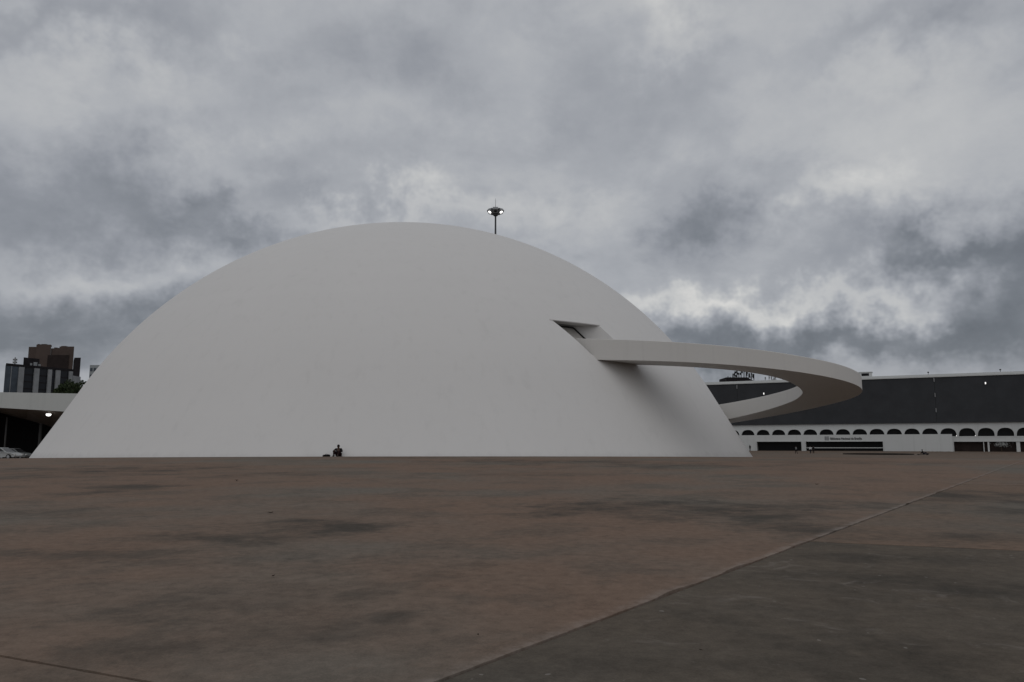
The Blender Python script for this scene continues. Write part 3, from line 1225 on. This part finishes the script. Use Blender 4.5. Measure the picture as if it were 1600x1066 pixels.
mesh('fascia', VF, strip(VF), M_CONC, pav)
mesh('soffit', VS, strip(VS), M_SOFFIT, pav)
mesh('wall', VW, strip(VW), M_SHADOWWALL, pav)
mesh('roof_slab', VR, strip(VR), M_CONC, pav)
for px, Yc, r_ in ((8, 118, .12), (62, 121, .22)):
    q_ = at(px, 690, Yc)
    m_ = MB()
    zt = at(px, 652 if px < 30 else 662, Yc).z
    m_.tube([(q_.x, Yc, g0), (q_.x, Yc, zt)], r_, 10)
    m_.build('column', plain('column_paint_%d' % px, (.10, .10, .098), .8, .1, .1, 1.0), pav, True)
lp = at(76, 646.5, YC_ + 1.6) + Vector((0, 0, .12))
m_ = MB()
m_.lathe([(.30, -.02), (.30, -.16), (.22, -.2)][::-1], 14, Matrix.Translation(lp))
lo_ = m_.build('ceiling_lamp', M_PALEMETAL, pav)
m_ = MB()
m_.ball(lp + Vector((0, 0, -.24)), .34, .34, .24, 12, 8)
m_.build('globe', M_LAMP, lo_, True)

# ------------------------------------------------------------------ towers behind the pavilion
YT = 400.0
# glass tower: facade receding to the right
ga, gb = at(4.5, 613, YT), at(112, 613, YT + 33)
gd = (gb - ga)
gd.z = 0
GL = gd.length
gd.normalize()
gn = Vector((gd.y, -gd.x, 0))
gz0 = ground_z(-300, YT)
ztop_g = at(10, 567.5, YT).z
tower = thing('glass_tower', 'dark glass office tower with pale vertical pillars beyond the pavilion', 'tower', (ga.x + gd.x * 20, ga.y + gd.y * 20, gz0))


SKEW = Vector((-.50, .866, 0))                       # the tower's flank runs back along this direction


def gbox(mb, s0, s1, n0, n1, z0, z1):
    return mb.box(s0, s1, n0, n1, z0, z1, lambda v: Vector((ga.x, ga.y, 0)) + gd * v.x + (gn * v.y if v.y > 0 else SKEW * -v.y) + Vector((0, 0, v.z)))


def gs(px):
    """distance along the tower facade for a photograph column"""
    k = (px - 800) / FPX * 1.001
    return (ga.x - k * ga.y) / (k * gd.y - gd.x)


m_ = MB()
gbox(m_, gs(6.0), gs(113), -26, 0, gz0 - 1, ztop_g - .6)
m_.build('glass_wall', M_TGLASS, tower)
m_ = MB()
gbox(m_, gs(5.6), gs(113.2), -26.4, .42, ztop_g - 1.2, ztop_g)
m_.build('roof_edge', M_DARKROOF, tower)
m_ = MB()
gbox(m_, gs(5.8), gs(14.5), .002, .35, gz0 - 1, ztop_g - 1.3)
m_.build('blue_panel', M_TBLUE, tower)
m_ = MB()
gbox(m_, gs(15.6), gs(26), .002, .3, gz0 - 1, ztop_g - 1.3)
m_.build('blue_panel', M_TBLUE, tower)
for p0_, p1_ in ((26.3, 34.5), (50.8, 58.5), (72.6, 78.3), (84.6, 91.6), (105.5, 111)):
    m_ = MB()
    gbox(m_, gs(p0_), gs(p1_), .002, .8, gz0 - 1, ztop_g - 1.3)
    m_.build('pillar', M_TWHITE, tower)
m_ = MB()
gbox(m_, gs(14.3), gs(15.3), .002, .5, gz0 - 1, ztop_g - 1.3)
m_.build('pillar', M_TWHITE, tower)
# storey lines between the pillars
st = 0
zz = ztop_g - 5.2
while zz > 18:
    m_ = MB()
    gbox(m_, gs(34.6), gs(105.4), .002, .12, zz, zz + .55)
    m_.build('spandrel', M_DARKROOF, tower)
    zz -= 3.6
m_ = MB()
gbox(m_, gs(33), gs(58), -20, -4, ztop_g + .002, ztop_g + 4.2)
m_.build('roof_plant', M_DARKROOF, tower)
for p0_, p1_, h_ in ((44.0, 47.5, 1.3), (49.5, 55.5, 2.0), (57, 61, 1.2)):
    m_ = MB()
    gbox(m_, gs(p0_), gs(p1_), -2.5, -1.0, ztop_g + .002, ztop_g + h_)
    m_.build('roof_unit', M_TWHITE, tower)
m_ = MB()
q_ = at(19.5, 567, YT + 8)
m_.tube([(q_.x, YT + 10, ztop_g), (q_.x, YT + 10, at(19.5, 555, YT).z)], .28, 6)
for z_ in (1.2, 2.6):
    m_.box(q_.x - .9, q_.x + .9, YT + 9.5, YT + 10.4, at(19.5, 555, YT).z - z_ - .5, at(19.5, 555, YT).z - z_ + .4)
m_.build('antenna', M_GREYMETAL, tower)

YR = 520.0
bt_a, bt_b = at(45, 541.5, YR), at(116, 541.5, YR)
brick = thing('brown_tower', 'reddish brown concrete tower with stepped top behind the glass tower', 'tower', ((bt_a.x + bt_b.x) / 2, YR, gz0))


def rbox(name, p0, p1, ytop, y0, y1, mat, zlow=None, parent=None):
    A_, B_ = at(p0, ytop, YR), at(p1, ytop, YR)
    m = MB().box(A_.x, B_.x, y0, y1, gz0 - 1 if zlow is None else zlow, (A_.z + B_.z) / 2, lambda v: v + Vector((-.575 * (v.y - YR), 0, 0)))
    return m.build(name, mat, parent or brick)


rbox('wall', 45, 57, 541.8, YR + 1, YR + 24, M_BRICK)
rbox('wall', 57.05, 80, 538.6, YR, YR + 26, M_BRICK)
rbox('wall', 80.05, 93, 544.2, YR + .8, YR + 24, M_BRICK)
rbox('wall', 93.05, 116, 541.6, YR, YR + 26, M_BRICK)
rbox('recess_shade_slab', 74.5, 107.5, 555.0, YR - .5, YR - .005, M_BRICKSHADE)  # dark slab on the flat wall, painted as the shade of a recess
for p0_, p1_, yt_ in ((60, 62, 537.9), (66, 73, 538.0), (86, 90, 543.4), (97, 104, 541.0)):
    A_ = at(p0_, yt_, YR + 6)
    B_ = at(p1_, yt_, YR + 6)
    MB().box(A_.x, B_.x, YR + 5, YR + 12, A_.z - 1.2, A_.z).build('roof_parapet', M_BRICK, brick)
rbox('side_wing', 116.05, 126, 560, YR - 4, YR + 16, M_DARKROOF)
A_, B_ = at(110, 587.5, YR - 12), at(117, 587.5, YR - 12)
low = MB().box(A_.x, B_.x, YR - 14, YR - 5, gz0 - 1, A_.z).build('podium', M_TWHITE, brick)

t, a, b = far_block('grey_office_block', 'pale grey office block just showing above the dome edge', 'building', 140.5, 168, 570.5, 380, 20, M_GREYB)
m_ = MB()
for j in range(6):
    for i in range(5):
        x_ = a.x + (b.x - a.x) * (i + .18) / 5
        m_ = MB().box(x_, x_ + (b.x - a.x) * .13, 379.9, 379.998, a.z - 3 - j * 3.2, a.z - 1.4 - j * 3.2)
        m_.build('window', M_TBLUE, t)

# ------------------------------------------------------------------ trees behind the pavilion roof
def tree(label, px, ytop, Y, rw, rh, seed):
    rng = random.Random(seed)
    top = at(px, ytop, Y)
    g = ground_z(top.x, Y)
    t = thing('tree', label, 'tree', (top.x, Y, g), 0, 'trees behind the pavilion')
    cz = top.z - rh
    m = MB()
    m.tube([(top.x, Y, g - .2), (top.x + .2, Y, g + (cz - g) * .5), (top.x, Y, cz)], [.45, .34, .22], 9)
    for k in range(8):
        an = rng.uniform(0, 6.28)
        l = rng.uniform(.4, .8)
        zb = cz - rh * rng.uniform(.3, .9)
        m.tube([(top.x, Y, zb), (top.x + math.cos(an) * rw * l * .5, Y + math.sin(an) * rw * l * .5, zb + rh * .5),
                (top.x + math.cos(an) * rw * l, Y + math.sin(an) * rw * l, zb + rh * .9)], [.16, .1, .04], 6)
    m.build('trunk', M_BARK, t, True)
    V, F = [], []
    clumps = []
    for k in range(46):
        while True:
            p = Vector((rng.uniform(-1, 1), rng.uniform(-1, 1), rng.uniform(-1, 1)))
            if .35 < p.length < 1:
                break
        clumps.append(Vector((p.x * rw, p.y * rw, p.z * rh)))
    for c_ in clumps:
        rr = rng.uniform(.16, .3) * rw
        for q in range(120):
            d = Vector((rng.gauss(0, 1), rng.gauss(0, 1), rng.gauss(0, .8))).normalized() * rr * rng.random() ** .4
            p = Vector((top.x, Y, cz)) + c_ + d
            u = Vector((rng.gauss(0, 1), rng.gauss(0, 1), rng.gauss(0, 1))).normalized()
            v_ = u.orthogonal().normalized()
            s_ = rng.uniform(.16, .32)
            i = len(V)
            V += [p - u * s_, p - v_ * s_ * .5, p + u * s_, p + v_ * s_ * .5]
            F.append((i, i + 1, i + 2, i + 3))
    mesh('crown', V, F, M_LEAF, t)


tree('dark green tree against the dome edge, right of the towers', 122, 593.5, 225, 4.6, 4.0, 1)
tree('dark green tree in front of the glass tower base', 103, 598.5, 215, 3.6, 3.4, 2)
tree('darkest tree touching the white dome outline', 137, 594.5, 240, 3.8, 4.2, 4)

# ------------------------------------------------------------------ round pool in front of the library
pc = at(1371, 709.6, 168)
gzp = ground_z(pc.x, 168)
pool = thing('round_pool', 'low dark round pool rim on the plaza before the library', 'pool', (pc.x, 168, gzp))


def ring_mesh(rx, ry, wdt, h, n=48):
    V, F = [], []
    for k in range(n):
        an = 2 * math.pi * k / n
        c_, s_ = math.cos(an), math.sin(an)
        for (o_, z_) in ((0, -.3), (0, h), (-wdt, h), (-wdt, -.3)):
            V.append(Vector((pc.x + (rx + o_) * c_, 168 + (ry + o_) * s_, gzp + z_)))
    for k in range(n):
        for j in range(4):
            a_, b_ = k * 4, ((k + 1) % n) * 4
            F.append((a_ + j, a_ + (j + 1) % 4, b_ + (j + 1) % 4, b_ + j))
    return V, F


V, F = ring_mesh(6.2, 9, .5, .19)
mesh('rim', V, F, M_POOL, pool)
m_ = MB()
m_.add([Vector((pc.x + 5.8 * math.cos(2 * math.pi * k / 48), 168 + 8.6 * math.sin(2 * math.pi * k / 48), gzp + .06)) for k in range(48)], [tuple(range(48))])
m_.build('water', M_WATER, pool)

# ------------------------------------------------------------------ cars
def make_car(name, label, paint, loc, rz):
    t = thing(name, label, 'car', loc, rz, 'cars parked under the pavilion')
    L2, W2 = 2.15, .84
    # side outline of the body (x forward)
    low_ = [(-2.12, .42), (-2.15, .62), (-2.10, .86), (-1.55, .93), (.85, .90), (1.55, .82), (2.02, .66), (2.15, .48), (2.10, .30), (-2.05, .28)]
    V, F = [], []
    n = len(low_)
    rows = [(-W2, .93), (-W2 * .97, 1.0), (W2 * .97, 1.0), (W2, .93)]
    for y_, k in ((-W2 + .10, 1.0), (-W2, .97), (W2, .97), (W2 - .10, 1.0)):
        for x_, z_ in low_:
            V.append(Vector((x_ * (1.0 if abs(y_) < W2 else .985), y_, .28 + (z_ - .28) * (1.0 if abs(y_) < W2 else .93))))
    for j in range(3):
        for i in range(n):
            F.append((j * n + i, j * n + (i + 1) % n, (j + 1) * n + (i + 1) % n, (j + 1) * n + i))
    F.append(tuple(range(n))[::-1])
    F.append(tuple(range(3 * n, 4 * n)))
    body = mesh('body', V, F, paint, t, True, True, 35)
    # cabin
    cab = [(-1.62, .90), (-1.15, 1.36), (-.55, 1.44), (.20, 1.42), (1.0, .88)]
    V, F = [], []
    for y_, k in ((-.76, 0), (.76, 0)):
        for x_, z_ in cab:
            V.append(Vector((x_, y_ * (1 - .16 * (z_ - .88) / .56), z_)))
    n = 5
    F = [tuple(range(n)), tuple(range(n, 2 * n))[::-1]] + [(i, (i + 1) % n, n + (i + 1) % n, n + i) for i in range(n)]
    mesh('cabin', V, F, paint, body, False, True)
    for sgn in (-1, 1):
        for poly in ([(-1.38, .94), (-1.08, 1.28), (-.50, 1.36), (-.46, .94)], [(-.38, .94), (-.42, 1.36), (.15, 1.34), (.78, .94)]):
            V = [Vector((x_, sgn * (.765 * (1 - .16 * (z_ - .88) / .56)), z_)) for x_, z_ in poly]
            V += [v - Vector((0, sgn * .02, 0)) for v in V]
            mesh('window', V, [(0, 1, 2, 3), (7, 6, 5, 4), (0, 4, 5, 1), (1, 5, 6, 2), (2, 6, 7, 3), (3, 7, 4, 0)], M_CARGLASS, t, False, True)
    for (x0_, z0_, x1_, z1_) in ((.93, .935, .27, 1.385), (-1.57, .95, -1.17, 1.345)):
        nrm = Vector((z1_ - z0_, 0, x0_ - x1_)).normalized() * .015
        if nrm.z < 0:
            nrm = -nrm
        V = [Vector((x0_, -.68, z0_)) + nrm, Vector((x0_, .68, z0_)) + nrm, Vector((x1_, .58, z1_)) + nrm, Vector((x1_, -.58, z1_)) + nrm]
        V += [v - nrm for v in V]
        mesh('windscreen', V, [(0, 1, 2, 3), (7, 6, 5, 4), (0, 4, 5, 1), (1, 5, 6, 2), (2, 6, 7, 3), (3, 7, 4, 0)], M_CARGLASS, t, False, True)
    for x_ in (-1.28, 1.32):
        for sgn in (-1, 1):
            M = Matrix.Translation((x_, sgn * .74, .32)) @ Matrix.Rotation(R(90), 4, 'X')
            wo_ = MB().lathe([(.20, -.115), (.29, -.115), (.32, -.08), (.32, .08), (.29, .115), (.20, .115)], 20, M).build('wheel', M_TYRE, t, True, True, 40)
            MB().lathe([(.05, -.128), (.19, -.12), (.19, .12), (.05, .128)], 14, M).build('rim', M_RIM, wo_, False, True)
    for sgn in (-1, 1):
        MB().box(2.0, 2.125, sgn * .66 - .14, sgn * .66 + .14, .55, .68).build('headlight', M_CARLAMP, t, False, True)
        MB().box(-2.135, -2.04, sgn * .66 - .14, sgn * .66 + .14, .66, .84).build('tail_light', M_REDLAMP, t, False, True)
    return t


q_ = at(4, 713, 99)
make_car('parked_car', 'white car at the left edge under the pavilion canopy', M_CARW, (q_.x, 99, ground_z(q_.x, 99)), R(-4))
q_ = at(21, 713, 108)
make_car('parked_car', 'grey car behind the white one, only its bonnet showing', M_CARS, (q_.x + .2, 108, ground_z(q_.x, 108)), R(-6))

# ------------------------------------------------------------------ people
def skin_mesh(pts, edges, rads, root=0, sub=2):
    me = bpy.data.meshes.new('sk')
    me.from_pydata(pts, edges, [])
    o = bpy.data.objects.new('sk', me)
    C.objects.link(o)
    o.modifiers.new('s', 'SKIN')
    if not me.skin_vertices:
        return None
    lay = me.skin_vertices[0].data
    for i, r_ in enumerate(rads):
        r2 = r_ if isinstance(r_, tuple) else (r_, r_)
        lay[i].radius = r2
        lay[i].use_root = (i == root)
    ss = o.modifiers.new('u', 'SUBSURF')
    ss.levels = ss.render_levels = sub
    dg = bpy.context.evaluated_depsgraph_get()
    dg.update()
    out_ = bpy.data.meshes.new_from_object(o.evaluated_get(dg))
    bpy.data.objects.remove(o)
    return out_


def make_person(label, loc, rz, J, shirt, trousers, hair=M_HAIR, shirt_long=True, group=None):
    """J: joint dictionary in local metres (x right, -y forward, z up)"""
    t = thing('person', label, 'person', loc, rz, group)
    order = ['pelvis', 'waist', 'chest', 'neck', 'head', 'crown']
    names = list(order)
    for sd_ in 'LR':
        names += [k + sd_ for k in ('shoulder', 'elbow', 'wrist', 'palm', 'hip', 'knee', 'ankle', 'toe')]
    idx = {k: i for i, k in enumerate(names)}
    rad = dict(pelvis=(.15, .12), waist=(.135, .11), chest=(.16, .12), neck=.06, head=(.085, .10), crown=(.082, .095))
    limb = dict(shoulder=.062, elbow=.046, wrist=.030, palm=.034, hip=.095, knee=.062, ankle=.042, toe=.036)
    pts = [J[k] for k in names]
    rr = [rad[k] if k in rad else limb[k[:-1]] for k in names]
    E_ = [('pelvis', 'waist'), ('waist', 'chest'), ('chest', 'neck'), ('neck', 'head'), ('head', 'crown')]
    for sd_ in 'LR':
        E_ += [('chest', 'shoulder' + sd_), ('shoulder' + sd_, 'elbow' + sd_), ('elbow' + sd_, 'wrist' + sd_), ('wrist' + sd_, 'palm' + sd_),
               ('pelvis', 'hip' + sd_), ('hip' + sd_, 'knee' + sd_), ('knee' + sd_, 'ankle' + sd_), ('ankle' + sd_, 'toe' + sd_)]
    me = skin_mesh(pts, [(idx[a], idx[b]) for a, b in E_], rr)
    # fingers, nose and ears merged into the same mesh
    mb = MB()
    for sd_ in 'LR':
        pw, pp = Vector(J['wrist' + sd_]), Vector(J['palm' + sd_])
        d = (pp - pw).normalized()
        sidev = d.cross(Vector((0, 1, 0)))
        if sidev.length < .1:
            sidev = d.cross(Vector((0, 0, 1)))
        sidev.normalize()
        fw = sidev.cross(d).normalized()
        for k, ln_ in enumerate((.066, .078, .074, .058)):
            b0 = pp + sidev * (-.027 + .018 * k) + d * .02
            mb.tube([b0, b0 + d * ln_ * .5 + fw * .006, b0 + d * ln_ * .85 + fw * .028], [.0095, .0085, .006], 6)
        b0 = pw + d * .04 + sidev * .026
        mb.tube([b0, b0 + sidev * .022 + d * .03, b0 + sidev * .026 + d * .06 + fw * .01], [.011, .010, .007], 6)
    hd, cr = Vector(J['head']), Vector(J['crown'])
    hc = (hd + cr) / 2
    up = (cr - hd).normalized()
    fwd = Vector((0, -1, 0))
    fwd = (fwd - up * fwd.dot(up)).normalized()
    sidev = up.cross(fwd)
    mb.tube([hc + fwd * .085 + up * .02, hc + fwd * .112 - up * .02, hc + fwd * .095 - up * .032], [.008, .014, .010], 6)
    for s_ in (-1, 1):
        mb.ball(hc + sidev * s_ * .082 - up * .005, .012, .02, .03, 8, 6)
    bm = bmesh.new()
    bm.from_mesh(me)
    tmp = bpy.data.meshes.new('tmp')
    tmp.from_pydata([tuple(v) for v in mb.V], [], mb.F)
    bm.from_mesh(tmp)
    bmesh.ops.recalc_face_normals(bm, faces=bm.faces)
    bm.to_mesh(me)
    bm.free()
    wrap('body', me, M_SKIN, t)
    # face: eyes and mouth; hair
    for s_ in (-1, 1):
        MB().ball(hc + sidev * s_ * .032 + fwd * .088 + up * .012, .012, .008, .008, 8, 6).build('eye', M_HAIR, t, True, True)
    MB().ball(hc + fwd * .086 - up * .062, .024, .008, .006, 8, 6).build('mouth', plain('lip', (.12, .05, .045)) if 'lip' not in MATS else MATS['lip'], t, True, True)
    hb = MB()
    hb.ball(Vector((0, 0, 0)), .096, .112, .115, 14, 10)
    rot = Matrix((sidev, -fwd, up)).transposed()
    V = []
    for v in hb.V:
        q = v.copy()
        if q.z < -.01 and q.y < .02:
            q *= .75
        V.append(hc - fwd * .018 + up * .03 + rot @ q)
    mesh('hair', V, hb.F, hair, t, True, True)
    # clothing: slightly wider skins over torso + arms and hips + legs
    ks = ['pelvis', 'waist', 'chest', 'neck']
    ek = [('pelvis', 'waist'), ('waist', 'chest'), ('chest', 'neck')]
    P_ = {k: Vector(J[k]) for k in names}
    P_['neck'] = P_['chest'].lerp(P_['neck'], .75)
    for sd_ in 'LR':
        ks += ['shoulder' + sd_, 'elbow' + sd_]
        ek += [('chest', 'shoulder' + sd_), ('shoulder' + sd_, 'elbow' + sd_)]
        if shirt_long:
            ks.append('wrist' + sd_)
            ek.append(('elbow' + sd_, 'wrist' + sd_))
        else:
            P_['elbow' + sd_] = P_['shoulder' + sd_].lerp(P_['elbow' + sd_], .75)
    grow = dict(pelvis=(.172, .142), waist=(.16, .135), chest=(.185, .145), neck=.068, shoulder=.082, elbow=.064, wrist=.046)
    g_ = [grow[k] if k in grow else grow[k[:-1]] for k in ks]
    ii = {k: i for i, k in enumerate(ks)}
    wrap('shirt', skin_mesh([P_[k] for k in ks], [(ii[a], ii[b]) for a, b in ek], g_), shirt, t)
    ks = ['pelvis']
    ek = []
    for sd_ in 'LR':
        ks += ['hip' + sd_, 'knee' + sd_, 'ankle' + sd_]
        ek += [('pelvis', 'hip' + sd_), ('hip' + sd_, 'knee' + sd_), ('knee' + sd_, 'ankle' + sd_)]
    P_ = {k: Vector(J[k]) for k in names}
    grow = dict(pelvis=(.168, .138), hip=.115, knee=.082, ankle=.062)
    g_ = [grow[k] if k in grow else grow[k[:-1]] for k in ks]
    ii = {k: i for i, k in enumerate(ks)}
    wrap('trousers', skin_mesh([P_[k] for k in ks], [(ii[a], ii[b]) for a, b in ek], g_), trousers, t)
    for sd_ in 'LR':
        a_, b_ = Vector(J['ankle' + sd_]), Vector(J['toe' + sd_])
        d = (b_ - a_)
        d.z = 0
        d.normalize()
        MB().tube([a_ - d * .05 + Vector((0, 0, -.03)), a_ + Vector((0, 0, -.03)), b_ + Vector((0, 0, .0)), b_ + d * .05], [.045, .055, .048, .02], 8).build('shoe', M_CLBLACK, t, True, True)
    return t


def standing(stride=.0, lean=0.0):
    J = dict(pelvis=(0, 0, .95), waist=(0, -lean * .3, 1.10), chest=(0, -lean * .7, 1.32), neck=(0, -lean, 1.47), head=(0, -lean - .01, 1.56), crown=(0, -lean - .01, 1.66))
    for sd_, s_ in (('L', 1), ('R', -1)):
        st_ = stride * s_
        J['shoulder' + sd_] = (.17 * s_, -lean * .8, 1.40)
        J['elbow' + sd_] = (.23 * s_, st_ * .35, 1.12)
        J['wrist' + sd_] = (.24 * s_, st_ * .5 - .08, .88)
        J['palm' + sd_] = (.24 * s_, st_ * .5 - .10, .81)
        J['hip' + sd_] = (.095 * s_, 0, .90)
        J['knee' + sd_] = (.10 * s_, -st_ * .5 - .02, .49)
        J['ankle' + sd_] = (.10 * s_, -st_ + .02, .09)
        J['toe' + sd_] = (.11 * s_, -st_ - .13, .04)
    return J


def seated(knees=.42):
    """sitting on the ground, knees up, arms resting on the knees"""
    J = dict(pelvis=(0, .10, .14), waist=(0, .12, .27), chest=(0, .07, .46), neck=(.02, -.01, .59), head=(.03, -.05, .665), crown=(.03, -.08, .755))
    for sd_, s_ in (('L', 1), ('R', -1)):
        J['shoulder' + sd_] = (.19 * s_, .05, .53)
        J['elbow' + sd_] = (.33 * s_, -.10, .36)
        J['wrist' + sd_] = (.20 * s_, -.31, .42)
        J['palm' + sd_] = (.15 * s_, -.37, .42)
        J['hip' + sd_] = (.10 * s_, .06, .13)
        J['knee' + sd_] = (.20 * s_, -.30, knees)
        J['ankle' + sd_] = (.14 * s_, -.48, .10)
        J['toe' + sd_] = (.15 * s_, -.62, .05)
    return J


def reclining():
    """sitting with one leg stretched out, leaning back on one arm"""
    J = dict(pelvis=(0, .10, .13), waist=(.02, .16, .28), chest=(.04, .24, .49), neck=(.05, .28, .65), head=(.05, .27, .74), crown=(.05, .27, .84))
    for sd_, s_ in (('L', 1), ('R', -1)):
        J['shoulder' + sd_] = (.04 + .17 * s_, .25, .57)
        J['elbow' + sd_] = (.04 + .25 * s_, .40, .33)
        J['wrist' + sd_] = (.04 + .26 * s_, .50, .10)
        J['palm' + sd_] = (.04 + .26 * s_, .56, .05)
        J['hip' + sd_] = (.10 * s_, .06, .12)
        J['knee' + sd_] = (.13 * s_, -.36, .40 if s_ > 0 else .16)
        J['ankle' + sd_] = (.13 * s_, -.56 if s_ > 0 else -.78, .09)
        J['toe' + sd_] = (.14 * s_, -.70 if s_ > 0 else -.86, .05 if s_ > 0 else .17)
    return J


def on_ground(px, Y):
    d = ray(px, 705) * Y
    return Vector((d.x, Y, ground_z(d.x, Y)))


p_ = on_ground(528.5, 57.2)
make_person('person in black sitting with knees up against the foot of the dome', (p_.x, p_.y, p_.z), R(-8), seated(), M_CLBLACK, M_CLMAROON)
p_ = on_ground(1244, 188)
make_person('person in grey top and dark trousers walking, left of the pair', p_, R(25), standing(.22), M_CLGREY, M_CLBLACK)
p_ = on_ground(1266.5, 189)
make_person('person in a white shirt walking before the library entrance', p_, R(-30), standing(.20, .04), M_CLWHITE, M_CLNAVY)
p_ = on_ground(1271, 188)
make_person('person all in black walking beside the one in white', p_, R(-20), standing(.26), M_CLBLACK, M_CLBLACK)
p_ = on_ground(1172, 238)
make_person('person in dark clothes standing by the wall next to the dome edge', p_, R(10), standing(.05), M_CLBLACK, M_CLNAVY)
p_ = on_ground(1443.5, 158)
make_person('person sitting back on the ground with one leg stretched out before the white wall', (p_.x, p_.y, p_.z + .16), R(78), reclining(), M_CLBLACK, M_CLNAVY)
# the mat the reclining person sits on
t = thing('low_bench', 'thin dark low bench under the reclining person', 'bench', p_)
MB().box(p_.x - 1.25, p_.x + .75, p_.y - .35, p_.y + .35, p_.z + .09, p_.z + .155).build('seat', M_CLBLACK, t)
for dx_ in (-1.1, .6):
    MB().box(p_.x + dx_ - .05, p_.x + dx_ + .05, p_.y - .3, p_.y + .3, p_.z - .05, p_.z + .088).build('leg', M_FRAME, t)

# bag beside the seated person
p_ = on_ground(510, 57.0)
bag = thing('backpack', 'black bag lying on the ground beside the seated person', 'bag', p_)
m_ = MB()
m_.ball((p_.x, p_.y, p_.z + .06), .24, .17, .09, 16, 10)
m_.ball((p_.x + .16, p_.y - .02, p_.z + .06), .14, .13, .10, 14, 8)
m_.ball((p_.x - .13, p_.y - .05, p_.z + .05), .13, .11, .09, 12, 8)
m_.build('sack', M_CLBLACK, bag, True)
m_ = MB()
m_.tube([(p_.x + .05 + .10 * math.cos(a_), p_.y - .12, p_.z + .13 + .05 * math.sin(a_)) for a_ in [math.pi * k / 8 for k in range(9)]], .014, 6)
m_.build('strap', M_CLBLACK, bag)

# ------------------------------------------------------------------ litter on the paving
rng = random.Random(5)
for i, (px, py, lab, sc) in enumerate((
        (423, 803, 'small dark leaf on the red brown slab, nearest the dome', 1.1), (427, 903, 'small curled dark leaf in the middle of the red brown slab', .62),
        (1547 - 800 + 0, 996, 'dark leaf near the broken edge at the bottom of the diagonal joint', .38),
        (1276, 758, 'tiny dark leaf far out right of the dome', 1.1), (370, 752, 'flat dark leaf far out below the dome on the left', 1.6),
        (1095, 1020, 'tiny dark twig on the dark slab at the bottom', .3))):
    p = gp(px, py)
    t = thing('dry_leaf', lab, 'leaf', (p.x, p.y, p.z + .016), rng.uniform(0, 6))
    V, F = [], []
    for k in range(7):
        u = k / 6
        wv = .022 * math.sin(math.pi * min(max(u, .04), .97)) * sc
        x_ = (u - .5) * .085 * sc
        z_ = .012 * sc * (4 * (u - .5) ** 2) + .002
        V += [(x_, -wv, z_ + .010 * sc), (x_, 0, z_), (x_, wv, z_ + .012 * sc)]
    for k in range(6):
        for j in range(2):
            F.append((k * 3 + j, k * 3 + j + 1, (k + 1) * 3 + j + 1, (k + 1) * 3 + j))
    mesh('blade', V, F, M_LEAFDRY, t, True, True)
    MB().tube([(.04 * sc, 0, .014 * sc), (.075 * sc, .008 * sc, .018 * sc)], [.0022 * sc, .0012 * sc], 5).build('stalk', M_LEAFDRY, t, False, True)
